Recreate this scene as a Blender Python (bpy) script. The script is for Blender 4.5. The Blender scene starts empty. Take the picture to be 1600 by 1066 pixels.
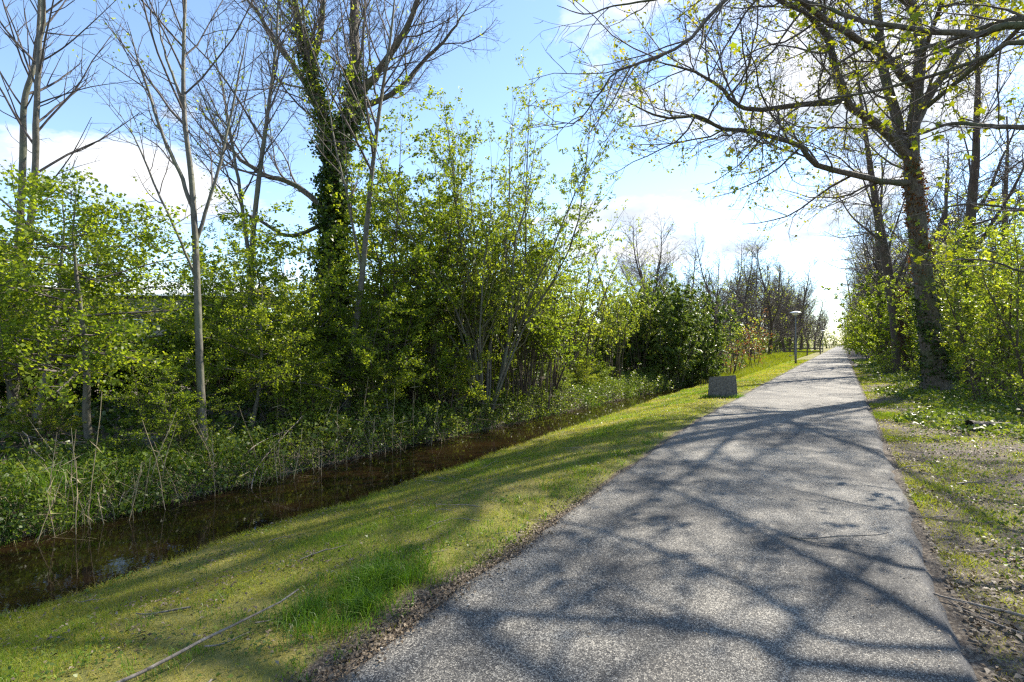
import bpy, bmesh, math
import numpy as np
from mathutils import Vector, Matrix

SC = bpy.context.scene
COL = SC.collection
R = math.radians

# ------------------------------------------------------------------ camera
CAM_H = 1.5
F = 800.0            # focal length in photo pixels (1600 wide)
HOR = 537.0          # horizon row in the photo
cd = bpy.data.cameras.new('camera'); cam = bpy.data.objects.new('camera', cd); COL.objects.link(cam)
cd.sensor_width = 36; cd.lens = 36 * F / 1600; cd.clip_start = 0.05; cd.clip_end = 3000
cd.shift_y = (HOR - 533) / 1600
cam.location = (0, 0, CAM_H); cam.rotation_euler = (R(90), 0, 0)
SC.camera = cam

# ------------------------------------------------------------------ sky, sun, exposure
SUN_AZ, SUN_EL = 51.0, 42.0      # azimuth clockwise from the view direction (+Y)
SKY_STRENGTH = 0.106
CLOUD_STRENGTH = 0.40
w = bpy.data.worlds.new('World'); SC.world = w; w.use_nodes = True
nt = w.node_tree; nt.nodes.clear()
def nn(nt, typ, **kw):
    n = nt.nodes.new(typ)
    for k, v in kw.items():
        if k.startswith('i_'):
            n.inputs[k[2:].replace('_', ' ')].default_value = v
        elif k.startswith('n_'):
            n.inputs[int(k[2:])].default_value = v
        else: setattr(n, k, v)
    return n
def lk(nt, a, b): nt.links.new(a, b)
def ramp(nt, fac, stops, interp='LINEAR'):
    n = nt.nodes.new('ShaderNodeValToRGB'); cr = n.color_ramp; cr.interpolation = interp
    while len(cr.elements) < len(stops): cr.elements.new(0.5)
    for e, (p, c) in zip(cr.elements, stops):
        e.position = p; e.color = (*c, 1) if not isinstance(c, (int, float)) else (c, c, c, 1)
    if fac is not None: lk(nt, fac, n.inputs[0])
    return n
def mth(nt, op, a, b=None, c=None, clamp=False):
    n = nt.nodes.new('ShaderNodeMath'); n.operation = op; n.use_clamp = clamp
    for i, x in enumerate((a, b, c)):
        if x is None: continue
        if isinstance(x, (int, float)): n.inputs[i].default_value = x
        else: lk(nt, x, n.inputs[i])
    return n.outputs[0]
sky = nn(nt, 'ShaderNodeTexSky', sky_type='NISHITA', sun_disc=False, sun_elevation=R(SUN_EL),
         sun_rotation=R(SUN_AZ), altitude=0, air_density=0.9, dust_density=0.05, ozone_density=1.4)
bg1 = nn(nt, 'ShaderNodeBackground', i_Strength=SKY_STRENGTH); lk(nt, sky.outputs[0], bg1.inputs[0])
tc = nn(nt, 'ShaderNodeTexCoord')
nrm = nn(nt, 'ShaderNodeVectorMath', operation='NORMALIZE'); lk(nt, tc.outputs['Generated'], nrm.inputs[0])
sep = nn(nt, 'ShaderNodeSeparateXYZ'); lk(nt, nrm.outputs[0], sep.inputs[0])
zz = mth(nt, 'ADD', mth(nt, 'MAXIMUM', sep.outputs[2], 0.0), 0.22)
comb = nn(nt, 'ShaderNodeCombineXYZ')
lk(nt, mth(nt, 'DIVIDE', sep.outputs[0], zz), comb.inputs[0]); lk(nt, mth(nt, 'DIVIDE', sep.outputs[1], zz), comb.inputs[1])
comb.inputs[2].default_value = 3.7
nz = nn(nt, 'ShaderNodeTexNoise', i_Scale=2.5, i_Detail=10.0, i_Roughness=0.62, i_Distortion=0.15); lk(nt, comb.outputs[0], nz.inputs['Vector'])
# cumulus banks standing at their own bearings
def bank(px, py, wx, wy, amp):
    d = Vector(((px - 800) / F, 1, (HOR - py) / F)).normalized()
    right = Vector((d.y, -d.x, 0)).normalized(); up = right.cross(d)
    outs = []
    for ax, wd in ((right, wx), (up, wy)):
        dp = nn(nt, 'ShaderNodeVectorMath', operation='DOT_PRODUCT'); lk(nt, nrm.outputs[0], dp.inputs[0]); dp.inputs[1].default_value = ax
        outs.append(mth(nt, 'POWER', mth(nt, 'ABSOLUTE', mth(nt, 'DIVIDE', dp.outputs['Value'], wd)), 2.0))
    dp = nn(nt, 'ShaderNodeVectorMath', operation='DOT_PRODUCT'); lk(nt, nrm.outputs[0], dp.inputs[0]); dp.inputs[1].default_value = d
    front = mth(nt, 'GREATER_THAN', dp.outputs['Value'], 0.0)
    g = mth(nt, 'EXPONENT', mth(nt, 'MULTIPLY', mth(nt, 'ADD', outs[0], outs[1]), -1.0))
    return mth(nt, 'MULTIPLY', mth(nt, 'MULTIPLY', g, amp), front)
acc = None
for b in ((1230, 100, .26, .18, .21), (85, 225, .13, .055, .17), (290, 285, .09, .045, .17), (985, 330, .13, .05, .22),
          (1090, 390, .22, .03, .2), (1420, 280, .12, .12, .10), (620, 130, .26, .25, -.16), (880, 215, .09, .12, -.16), (1150, 300, .12, .05, -.22), (120, 50, .3, .1, -.16), (190, 420, .25, .04, .10)):
    o = bank(*b); acc = o if acc is None else mth(nt, 'ADD', acc, o)
den = mth(nt, 'ADD', nz.outputs[0], acc)
fac = ramp(nt, den, [(0.53, 0.0), (0.60, 0.45), (0.69, 0.9), (0.82, 1.0)], 'EASE')
nz2 = nn(nt, 'ShaderNodeTexNoise', i_Scale=2.6, i_Detail=5.0); lk(nt, comb.outputs[0], nz2.inputs['Vector'])
ccol = ramp(nt, nz2.outputs[0], [(0.36, (0.62, 0.68, 0.76)), (0.58, (1.0, 1.0, 1.0))])
bg2 = nn(nt, 'ShaderNodeBackground', i_Strength=CLOUD_STRENGTH); lk(nt, ccol.outputs[0], bg2.inputs[0])
mx = nn(nt, 'ShaderNodeMixShader'); lk(nt, fac.outputs[0], mx.inputs[0]); lk(nt, bg1.outputs[0], mx.inputs[1]); lk(nt, bg2.outputs[0], mx.inputs[2])
wo = nn(nt, 'ShaderNodeOutputWorld'); lk(nt, mx.outputs[0], wo.inputs[0])

sl = bpy.data.lights.new('sun', 'SUN'); so = bpy.data.objects.new('sun', sl); COL.objects.link(so)
sl.energy = 4.1; sl.angle = R(0.55); sl.color = (1.0, 0.92, 0.79)
sd = Vector((math.sin(R(SUN_AZ)) * math.cos(R(SUN_EL)), math.cos(R(SUN_AZ)) * math.cos(R(SUN_EL)), math.sin(R(SUN_EL))))
so.rotation_euler = sd.to_track_quat('Z', 'Y').to_euler(); so.location = (30, 30, 40)
vs = SC.view_settings; vs.view_transform = 'Standard'; vs.look = 'None'; vs.exposure = 1.65; vs.gamma = 1; vs.use_curve_mapping = False
SC.cycles.use_denoising = False; SC.cycles.filter_width = 1.3; SC.cycles.sample_clamp_indirect = 4.0
SC.cycles.max_bounces = 7; SC.cycles.diffuse_bounces = 5; SC.cycles.glossy_bounces = 2; SC.cycles.transparent_max_bounces = 8

# ------------------------------------------------------------------ coordinates
PA = R(32.8); DT = np.array((math.sin(PA), math.cos(PA))); DS = np.array((-math.cos(PA), math.sin(PA)))
def TS(t, s, z=0.0):
    return np.array((t * DT[0] + s * DS[0], t * DT[1] + s * DS[1], z))
def to_ts(x, y): return x * DT[0] + y * DT[1], x * DS[0] + y * DS[1]
def PX(px, py, Z):            # a point at depth Z seen at that place of the photo
    return np.array(((px - 800) / F * Z, Z, CAM_H + (HOR - py) / F * Z))
rs = np.random.default_rng(5)
WV = [(rs.normal(size=2), rs.uniform(0, 6.28)) for _ in range(24)]
def wav(x, y, sc):            # smooth noise, about -1..1
    a = 0
    for i, (k, ph) in enumerate(WV[:10]):
        k = k / np.linalg.norm(k) * (0.6 + 0.14 * i)
        a = a + np.sin((x * k[0] + y * k[1]) * sc + ph + 1.3 * np.sin((x * k[1] - y * k[0]) * sc * 0.7 + ph * 2))
    return a / 4.5
def sst(a, b, x):
    u = np.clip((x - a) / (b - a), 0, 1); return u * u * (3 - 2 * u)
def path_l(t): return np.interp(t, [-20, 1.4, 3.2, 5, 8, 12, 40, 400], [1.9, 1.96, 2.0, 2.16, 2.3, 2.42, 2.5, 2.5]) + 0.035 * wav(t, t * 0, 2.3)
def path_r(t): return np.interp(t, [-20, 1.5, 12, 400], [-.48, -.5, -.55, -.55]) + 0.03 * wav(t, t * 0 + 9, 2.1)
def water_n(t): return np.interp(t, [-20, 2, 8, 18, 30, 60, 400], [5.12, 5.18, 5.32, 5.6, 5.6, 5.5, 5.5]) + 0.07 * wav(t, t * 0 + 3, 1.7)
def water_f(t): return np.interp(t, [-20, 2, 8, 18, 30, 60, 400], [7.2, 7.2, 7.15, 6.75, 6.45, 6.3, 6.3]) + 0.08 * wav(t, t * 0 + 5, 1.5)
WATER_Z = -0.55
def gz(t, s):
    pl, wn, wf = path_l(t), water_n(t), water_f(t)
    z = np.where(s > pl - .1, -0.035 - 0.40 * sst(pl + .3, wn - .05, s) ** 1.25, -0.04)
    z = z + np.where(s > wn - .35, -0.55 * sst(wn - .2, wn + .3, s), 0)
    up = 0.72 * sst(wf - .28, wf + .45, s) + 0.35 * sst(wf + .3, wf + 3.5, s)
    z = z + np.where(s > wf - .3, up, 0)
    z = z + 0.05 * wav(t, s, .9) * sst(wf, wf + 1.5, s) + 0.012 * wav(t, s, 4) * sst(pl, pl + .4, s)
    rgt = sst(-.55, -2.5, s)
    z = z + rgt * (0.05 + 0.05 * wav(t, s, 1.1)) + 0.012 * wav(t, s, 5) * sst(-.55, -.8, s) + .15 * sst(-3, -9, s)
    return z
def gxy(x, y):
    t, s = to_ts(x, y); return gz(t, s)

# ------------------------------------------------------------------ materials
def mat(name):
    m = bpy.data.materials.new(name); m.use_nodes = True; m.node_tree.nodes.clear(); nt = m.node_tree
    out = nn(nt, 'ShaderNodeOutputMaterial'); p = nn(nt, 'ShaderNodeBsdfPrincipled'); lk(nt, p.outputs[0], out.inputs[0])
    return m, nt, p, out
def leaf_mat(name, cols, rough=.42, trans=.58, tcol=None, spec=.3, pv=True):
    m, nt, p, out = mat(name)
    at = nn(nt, 'ShaderNodeAttribute', attribute_name='rnd')
    oi = nn(nt, 'ShaderNodeObjectInfo')
    ff = mth(nt, 'ADD', at.outputs['Fac'], mth(nt, 'MULTIPLY', mth(nt, 'SUBTRACT', oi.outputs['Random'], .5), .45 if pv else 0.))
    cr = ramp(nt, ff, [(i / (len(cols) - 1), c) for i, c in enumerate(cols)])
    lk(nt, cr.outputs[0], p.inputs['Base Color']); p.inputs['Roughness'].default_value = rough
    p.inputs['Specular IOR Level'].default_value = spec
    tr = nn(nt, 'ShaderNodeBsdfTranslucent')
    hs = nn(nt, 'ShaderNodeMix', data_type='RGBA', blend_type='MULTIPLY'); hs.inputs['Factor'].default_value = 1
    lk(nt, cr.outputs[0], hs.inputs['A']); hs.inputs['B'].default_value = (*(tcol or (2.15, 1.98, .8)), 1)
    lk(nt, hs.outputs['Result'], tr.inputs[0])
    ms = nn(nt, 'ShaderNodeMixShader'); ms.inputs[0].default_value = trans
    lk(nt, p.outputs[0], ms.inputs[1]); lk(nt, tr.outputs[0], ms.inputs[2]); lk(nt, ms.outputs[0], out.inputs[0])
    return m
def bark_mat(name, c0, c1, c2, sc=9.0, stretch=.18, bump=.5, rough=.85, moss=None):
    m, nt, p, out = mat(name)
    tcn = nn(nt, 'ShaderNodeTexCoord'); mp = nn(nt, 'ShaderNodeMapping'); mp.inputs['Scale'].default_value = (1, 1, stretch)
    lk(nt, tcn.outputs['Object'], mp.inputs[0])
    n1 = nn(nt, 'ShaderNodeTexNoise', i_Scale=sc * 2.2, i_Detail=6.0, i_Roughness=.65); lk(nt, mp.outputs[0], n1.inputs['Vector'])
    n2 = nn(nt, 'ShaderNodeTexNoise', i_Scale=1.7, i_Detail=4.0); lk(nt, tcn.outputs['Object'], n2.inputs['Vector'])
    vo = nn(nt, 'ShaderNodeTexVoronoi', feature='DISTANCE_TO_EDGE', i_Scale=sc * 1.3); lk(nt, mp.outputs[0], vo.inputs['Vector'])
    cr = ramp(nt, n1.outputs[0], [(.3, c0), (.52, c1), (.75, c2)])
    col = cr.outputs[0]
    if moss:
        mxn = nn(nt, 'ShaderNodeMix', data_type='RGBA'); mf = ramp(nt, n2.outputs[0], [(.48, 0.), (.66, .8)])
        lk(nt, mf.outputs[0], mxn.inputs['Factor']); lk(nt, col, mxn.inputs['A']); mxn.inputs['B'].default_value = (*moss, 1); col = mxn.outputs['Result']
    lk(nt, col, p.inputs['Base Color']); p.inputs['Roughness'].default_value = rough
    hh = mth(nt, 'ADD', mth(nt, 'MULTIPLY', n1.outputs[0], .6), mth(nt, 'MINIMUM', mth(nt, 'MULTIPLY', vo.outputs[0], 3.0), .6))
    bp = nn(nt, 'ShaderNodeBump', i_Strength=bump, i_Distance=.03); lk(nt, hh, bp.inputs['Height']); lk(nt, bp.outputs[0], p.inputs['Normal'])
    return m
M = {}
M['haw'] = leaf_mat('hawthorn_leaf', [(.075, .125, .014), (.14, .195, .02), (.22, .26, .03)])
M['haw2'] = leaf_mat('dark_shrub_leaf', [(.03, .065, .012), (.06, .11, .016), (.11, .16, .025)], rough=.45)
M['fresh'] = leaf_mat('fresh_leaf', [(.11, .16, .02), (.17, .23, .03), (.25, .29, .04)])
M['willow'] = leaf_mat('willow_leaf', [(.09, .14, .02), (.15, .20, .03), (.24, .25, .04)])
M['bamboo'] = leaf_mat('bamboo_leaf', [(.035, .07, .012), (.07, .12, .022), (.15, .19, .05)], rough=.4, trans=.35)
M['maple'] = leaf_mat('young_maple_leaf', [(.16, .20, .018), (.24, .26, .02), (.30, .27, .03)], trans=.55, tcol=(1.5, 1.45, .5))
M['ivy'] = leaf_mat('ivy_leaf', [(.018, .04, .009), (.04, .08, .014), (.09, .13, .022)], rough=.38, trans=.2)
M['rust'] = leaf_mat('dry_ivy_leaf', [(.10, .035, .012), (.17, .07, .02), (.11, .09, .03)], trans=.3, tcol=(1.5, 1., .6))
M['copper'] = leaf_mat('copper_leaf', [(.14, .055, .025), (.22, .10, .04), (.20, .15, .05)], trans=.4, tcol=(1.5, 1.1, .7))
M['under'] = leaf_mat('undergrowth_leaf', [(.045, .08, .014), (.09, .14, .02), (.17, .21, .04)], rough=.42, trans=.35, pv=False)
M['grass'] = leaf_mat('lawn_grass', [(.33, .27, .075), (.28, .28, .035), (.14, .22, .02)], rough=.55, trans=.5, tcol=(1.4, 1.5, .5), pv=False)
M['lush'] = leaf_mat('lush_grass', [(.06, .13, .01), (.10, .19, .016), (.18, .25, .035)], rough=.4, trans=.4, tcol=(1.4, 1.6, .4), pv=False)
M['meadow'] = leaf_mat('meadow_grass', [(.14, .17, .02), (.2, .23, .02), (.28, .27, .03)], rough=.55, trans=.4, tcol=(1.3, 1.4, .4))
M['dry'] = leaf_mat('dry_stalk', [(.20, .155, .09), (.30, .24, .14), (.38, .32, .20)], rough=.6, trans=.15, tcol=(1, 1, .8))
M['litter'] = leaf_mat('leaf_litter', [(.06, .042, .028), (.13, .10, .065), (.25, .205, .15)], rough=.6, trans=.1, tcol=(1, .9, .6), pv=False)
M['bark'] = bark_mat('rough_bark', (.035, .027, .02), (.10, .082, .06), (.20, .17, .13), sc=9, stretch=.3, bump=.9, moss=(.07, .085, .03))
M['brown'] = bark_mat('brown_bark', (.03, .02, .014), (.075, .05, .035), (.13, .095, .07), sc=8, moss=(.06, .065, .03))
M['pale'] = bark_mat('pale_smooth_bark', (.05, .045, .033), (.10, .09, .068), (.16, .147, .115), sc=6, stretch=.6, bump=.2, rough=.7, moss=(.12, .13, .07))
M['twig'] = bark_mat('twig_bark', (.05, .04, .034), (.095, .078, .066), (.15, .13, .115), sc=10, bump=.1)
M['gtwig'] = bark_mat('greenish_twig_bark', (.06, .055, .03), (.12, .11, .055), (.17, .15, .09), sc=10, bump=.1)
M['stick'] = bark_mat('dead_stick', (.09, .07, .055), (.2, .165, .13), (.33, .29, .24), sc=14, bump=.3)

def m_asphalt():
    m, nt, p, out = mat('chip_seal_asphalt')
    tcn = nn(nt, 'ShaderNodeTexCoord'); v = tcn.outputs['Object']
    wn = nn(nt, 'ShaderNodeTexNoise', i_Scale=60.0, i_Detail=2.0); lk(nt, v, wn.inputs['Vector'])
    v1 = nn(nt, 'ShaderNodeTexVoronoi', i_Scale=185.0, i_Randomness=1.0); lk(nt, v, v1.inputs['Vector'])
    v2 = nn(nt, 'ShaderNodeTexVoronoi', i_Scale=75.0, i_Randomness=1.0); lk(nt, v, v2.inputs['Vector'])
    ve = nn(nt, 'ShaderNodeTexVoronoi', feature='DISTANCE_TO_EDGE', i_Scale=185.0); lk(nt, v, ve.inputs['Vector'])
    s1 = nn(nt, 'ShaderNodeSeparateColor'); lk(nt, v1.outputs['Color'], s1.inputs[0])
    s2 = nn(nt, 'ShaderNodeSeparateColor'); lk(nt, v2.outputs['Color'], s2.inputs[0])
    big = nn(nt, 'ShaderNodeTexNoise', i_Scale=1.1, i_Detail=7.0, i_Roughness=.6); lk(nt, v, big.inputs['Vector'])
    st_ = nn(nt, 'ShaderNodeTexNoise', i_Scale=.45, i_Detail=5.0, i_Roughness=.7, i_Distortion=.6); lk(nt, v, st_.inputs['Vector'])
    val = mth(nt, 'ADD', mth(nt, 'ADD', mth(nt, 'MULTIPLY', s1.outputs[0], .62), mth(nt, 'MULTIPLY', s2.outputs[1], .16)),
              mth(nt, 'ADD', mth(nt, 'MULTIPLY', mth(nt, 'SUBTRACT', big.outputs[0], .5), .8), mth(nt, 'MULTIPLY', mth(nt, 'SUBTRACT', st_.outputs[0], .5), .7)))
    cr = ramp(nt, val, [(.08, (.018, .018, .019)), (.28, (.072, .068, .063)), (.47, (.145, .137, .12)), (.7, (.40, .375, .32))])
    ed = ramp(nt, ve.outputs[0], [(.02, .35), (.14, 1.)])
    mm = nn(nt, 'ShaderNodeMix', data_type='RGBA', blend_type='MULTIPLY'); mm.inputs['Factor'].default_value = 1
    lk(nt, cr.outputs[0], mm.inputs['A']); lk(nt, ed.outputs[0], mm.inputs['B'])
    at = nn(nt, 'ShaderNodeAttribute', attribute_name='edge')   # bitumen shows where the chippings wore off at the rims
    nz = nn(nt, 'ShaderNodeTexNoise', i_Scale=5.0, i_Detail=6.0); lk(nt, v, nz.inputs['Vector'])
    ef = ramp(nt, mth(nt, 'ADD', at.outputs['Fac'], mth(nt, 'MULTIPLY', nz.outputs[0], .8)), [(.8, 0.), (1., .6)])
    m2 = nn(nt, 'ShaderNodeMix', data_type='RGBA'); lk(nt, ef.outputs[0], m2.inputs['Factor']); lk(nt, mm.outputs['Result'], m2.inputs['A']); m2.inputs['B'].default_value = (.045, .045, .048, 1)
    lk(nt, m2.outputs['Result'], p.inputs['Base Color']); p.inputs['Roughness'].default_value = .78
    hh = mth(nt, 'ADD', mth(nt, 'MULTIPLY', s1.outputs[1], .5), mth(nt, 'MINIMUM', mth(nt, 'MULTIPLY', ve.outputs[0], 4.), .6))
    bp = nn(nt, 'ShaderNodeBump', i_Strength=.55, i_Distance=.006); lk(nt, hh, bp.inputs['Height']); lk(nt, bp.outputs[0], p.inputs['Normal'])
    return m
M['asphalt'] = m_asphalt()
def m_ground():
    m, nt, p, out = mat('ground_soil_and_turf')
    tcn = nn(nt, 'ShaderNodeTexCoord'); v = tcn.outputs['Object']
    n1 = nn(nt, 'ShaderNodeTexNoise', i_Scale=1.4, i_Detail=8.0, i_Roughness=.6); lk(nt, v, n1.inputs['Vector'])
    n2 = nn(nt, 'ShaderNodeTexNoise', i_Scale=38.0, i_Detail=5.0, i_Roughness=.7); lk(nt, v, n2.inputs['Vector'])
    vo = nn(nt, 'ShaderNodeTexVoronoi', i_Scale=70.0); lk(nt, v, vo.inputs['Vector'])
    s1 = nn(nt, 'ShaderNodeSeparateColor'); lk(nt, vo.outputs['Color'], s1.inputs[0])
    turf = ramp(nt, mth(nt, 'ADD', mth(nt, 'MULTIPLY', n1.outputs[0], .6), mth(nt, 'MULTIPLY', n2.outputs[0], .4)),
                [(.34, (.075, .085, .016)), (.5, (.17, .165, .028)), (.64, (.26, .21, .055))])
    soil = ramp(nt, mth(nt, 'ADD', mth(nt, 'MULTIPLY', s1.outputs[0], .5), mth(nt, 'MULTIPLY', n2.outputs[0], .5)),
                [(.25, (.03, .022, .015)), (.5, (.085, .064, .045)), (.75, (.20, .165, .12))])
    at = nn(nt, 'ShaderNodeAttribute', attribute_name='soil')
    f = ramp(nt, mth(nt, 'ADD', at.outputs['Fac'], mth(nt, 'MULTIPLY', mth(nt, 'SUBTRACT', n1.outputs[0], .5), 1.1)), [(.38, 0.), (.62, 1.)])
    mm = nn(nt, 'ShaderNodeMix', data_type='RGBA'); lk(nt, f.outputs[0], mm.inputs['Factor']); lk(nt, turf.outputs[0], mm.inputs['A']); lk(nt, soil.outputs[0], mm.inputs['B'])
    lk(nt, mm.outputs['Result'], p.inputs['Base Color']); p.inputs['Roughness'].default_value = .92
    bp = nn(nt, 'ShaderNodeBump', i_Strength=.8, i_Distance=.03); lk(nt, mth(nt, 'ADD', n2.outputs[0], mth(nt, 'MULTIPLY', s1.outputs[1], .4)), bp.inputs['Height']); lk(nt, bp.outputs[0], p.inputs['Normal'])
    return m
M['ground'] = m_ground()
def m_water():
    m, nt, p, out = mat('ditch_water')
    tcn = nn(nt, 'ShaderNodeTexCoord'); v = tcn.outputs['Object']
    n1 = nn(nt, 'ShaderNodeTexNoise', i_Scale=7.0, i_Detail=3.0); lk(nt, v, n1.inputs['Vector'])
    n2 = nn(nt, 'ShaderNodeTexNoise', i_Scale=1.3, i_Detail=5.0); lk(nt, v, n2.inputs['Vector'])
    cr = ramp(nt, n2.outputs[0], [(.35, (.006, .004, .002)), (.65, (.016, .009, .004))])
    lk(nt, cr.outputs[0], p.inputs['Base Color']); p.inputs['Roughness'].default_value = .03; p.inputs['IOR'].default_value = 1.33
    bp = nn(nt, 'ShaderNodeBump', i_Strength=.05, i_Distance=.02); lk(nt, n1.outputs[0], bp.inputs['Height']); lk(nt, bp.outputs[0], p.inputs['Normal'])
    return m
M['water'] = m_water()
def m_plain(name, c, rough=.6, metal=0., var=.25, sc=12., bump=.15, spec=.5):
    m, nt, p, out = mat(name)
    tcn = nn(nt, 'ShaderNodeTexCoord')
    n = nn(nt, 'ShaderNodeTexNoise', i_Scale=sc, i_Detail=6.0, i_Roughness=.65); lk(nt, tcn.outputs['Object'], n.inputs['Vector'])
    cr = ramp(nt, n.outputs[0], [(.3, tuple(x * (1 - var) for x in c)), (.7, tuple(min(1, x * (1 + var)) for x in c))])
    lk(nt, cr.outputs[0], p.inputs['Base Color']); p.inputs['Roughness'].default_value = rough; p.inputs['Metallic'].default_value = metal; p.inputs['Specular IOR Level'].default_value = spec
    bp = nn(nt, 'ShaderNodeBump', i_Strength=bump, i_Distance=.01); lk(nt, n.outputs[0], bp.inputs['Height']); lk(nt, bp.outputs[0], p.inputs['Normal'])
    return m
M['concrete'] = m_plain('weathered_concrete', (.11, .103, .09), .9, var=.6, sc=18, bump=.8)
M['steel'] = m_plain('galvanised_steel', (.20, .21, .22), .5, .6, var=.2, sc=8)
M['white'] = m_plain('white_lamp_plastic', (.78, .78, .76), .35, var=.06)
M['wood'] = m_plain('dark_weathered_timber', (.12, .10, .08), .85, var=.4, sc=20, bump=.4)
M['roof'] = m_plain('pale_roof_sheet', (.62, .66, .64), .45, var=.1, sc=3)
M['wall'] = m_plain('grey_shed_board', (.16, .16, .14), .8, var=.3, sc=6)
M['glass'] = m_plain('dark_shed_glass', (.03, .04, .045), .1, var=.1)
M['stone'] = m_plain('field_stone', (.2, .18, .15), .9, var=.4, sc=30, bump=.6)
M['cone'] = m_plain('pebble', (.33, .31, .27), .8, var=.3, sc=30)

# ------------------------------------------------------------------ mesh helpers
def norm(v): return v / np.maximum(np.linalg.norm(v, axis=-1, keepdims=True), 1e-9)
def mk_mesh(name, V, faces, rnd=None, smooth=False, attrs=None):
    V = np.asarray(V, np.float32); me = bpy.data.meshes.new(name)
    faces = [np.asarray(f) for f in faces if len(f)]
    me.vertices.add(len(V)); me.vertices.foreach_set('co', V.ravel())
    loops = np.concatenate([f.ravel() for f in faces]).astype(np.int32)
    tot = np.concatenate([np.full(len(f), f.shape[1], np.int32) for f in faces])
    st = np.concatenate([[0], np.cumsum(tot)[:-1]]).astype(np.int32)
    me.loops.add(len(loops)); me.loops.foreach_set('vertex_index', loops)
    me.polygons.add(len(tot)); me.polygons.foreach_set('loop_start', st)
    if smooth: me.polygons.foreach_set('use_smooth', np.ones(len(tot), bool))
    A = dict(attrs or {})
    if rnd is not None: A['rnd'] = rnd
    for k, a in A.items():
        at = me.attributes.new(k, 'FLOAT', 'POINT'); at.data.foreach_set('value', np.asarray(a, np.float32))
    me.update(calc_edges=True)
    return me
def obj(name, me, m, parent=None, kind=None):
    o = bpy.data.objects.new(name, me); COL.objects.link(o)
    if m is not None and len(me.materials) == 0: me.materials.append(m)
    if parent is not None: o.parent = parent
    if kind: o['kind'] = kind
    return o
def tag(o, label, cat, group=None):
    o['label'] = label; o['category'] = cat
    if group: o['group'] = group
    return o
def thing(name, loc, label, cat, group=None, rz=0., sc=1.):
    o = bpy.data.objects.new(name, None); COL.objects.link(o); o.location = loc; o.rotation_euler = (0, 0, rz); o.scale = (sc,) * 3
    o.empty_display_size = .2
    return tag(o, label, cat, group)
def dup(root, loc, rz=0., sc=1., label=None, group=None):
    r = root.copy(); COL.objects.link(r); r.location = loc; r.rotation_euler = (0, 0, rz)
    r.scale = (sc,) * 3 if np.isscalar(sc) else sc
    if label: r['label'] = label
    if group: r['group'] = group
    for ch in root.children:
        c = ch.copy(); COL.objects.link(c); c.parent = r
        for g in ch.children:
            d = g.copy(); COL.objects.link(d); d.parent = c
    return r
def tubes(P, Rr, k=4, rough=0., rng=None):
    Mb, n, _ = P.shape
    t = norm(np.gradient(P, axis=1)); ch = np.abs(P[:, -1] - P[:, 0]); ax = np.argmin(ch, 1)
    ref = np.eye(3)[ax][:, None, :]
    u = norm(np.cross(t, np.broadcast_to(ref, t.shape))); v = np.cross(t, u)
    a = np.linspace(0, 2 * np.pi, k, endpoint=False)
    rr = np.broadcast_to(Rr[:, :, None], (Mb, n, k))
    if rough: rr = rr * (1 + rng.normal(0, rough, (Mb, n, k)))
    V = P[:, :, None, :] + rr[..., None] * (np.cos(a)[None, None, :, None] * u[:, :, None] + np.sin(a)[None, None, :, None] * v[:, :, None])
    b = (np.arange(Mb) * n * k)[:, None, None]; i = (np.arange(n - 1) * k)[None, :, None]; j = np.arange(k)[None, None, :]; j2 = (j + 1) % k
    Fq = np.stack([b + i + j, b + i + j2, b + i + k + j2, b + i + k + j], -1).reshape(-1, 4)
    return V.reshape(-1, 3), Fq
def join(parts):
    Vs, Fs, o = [], {}, 0
    for V, Fq in parts:
        Vs.append(V); Fs.setdefault(Fq.shape[1], []).append(Fq + o); o += len(V)
    return np.concatenate(Vs), [np.concatenate(f) for f in Fs.values()]
def leafquads(c, l, wdt, rng, up=0.3, fold=.25, axis=None, rnd=None):
    n = len(c); nr = norm(rng.normal(size=(n, 3)) + np.array((0, 0, up * 3)))
    a = rng.normal(size=(n, 3)) if axis is None else axis + rng.normal(0, .35, (n, 3))
    a = norm(a - (a * nr).sum(1, keepdims=True) * nr) ; b = np.cross(nr, a)
    l = (l * rng.uniform(.6, 1.25, n))[:, None]; wd = l * wdt
    V = np.stack([c - a * l * .5, c + b * wd * .5 + nr * wd * fold - a * l * .06, c + a * l * .5 - nr * l * .08, c - b * wd * .5 + nr * wd * fold - a * l * .06], 1).reshape(-1, 3)
    Fq = np.arange(n * 4).reshape(-1, 4)
    rv = rng.uniform(0, 1, n) if rnd is None else rnd
    return V, Fq, np.repeat(rv, 4)
def catmull(pts, n):
    p = np.asarray(pts, float); p = np.vstack([2 * p[0] - p[1], p, 2 * p[-1] - p[-2]]); m = len(p) - 3
    u = np.linspace(0, m - 1e-6, n); i = u.astype(int); f = (u - i)[:, None]
    a, b, c, d = p[i], p[i + 1], p[i + 2], p[i + 3]
    return .5 * (2 * b + (c - a) * f + (2 * a - 5 * b + 4 * c - d) * f ** 2 + (3 * b - a - 3 * c + d) * f ** 3)
def plen(P): return np.linalg.norm(np.diff(P, axis=1), axis=2).sum(1)
def grow(p0, d0, L, r0, n, wander, up, rng, tip=.3):
    m = len(p0); P = np.empty((m, n, 3)); P[:, 0] = p0; d = d0.copy(); L = np.broadcast_to(L, (m,))
    for i in range(1, n):
        d = norm(d + rng.normal(0, wander, (m, 3)) + np.array((0, 0, up)))
        P[:, i] = P[:, i - 1] + d * (L / (n - 1))[:, None]
    return P, np.broadcast_to(r0, (m,))[:, None] * np.linspace(1, tip, n)[None]
def at_u(P, u, idx):
    n = P.shape[1]; x = u * (n - 1); i = np.minimum(x.astype(int), n - 2); f = (x - i)[:, None]
    a, b = P[idx, i], P[idx, i + 1]
    return a + (b - a) * f, norm(b - a)
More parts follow.
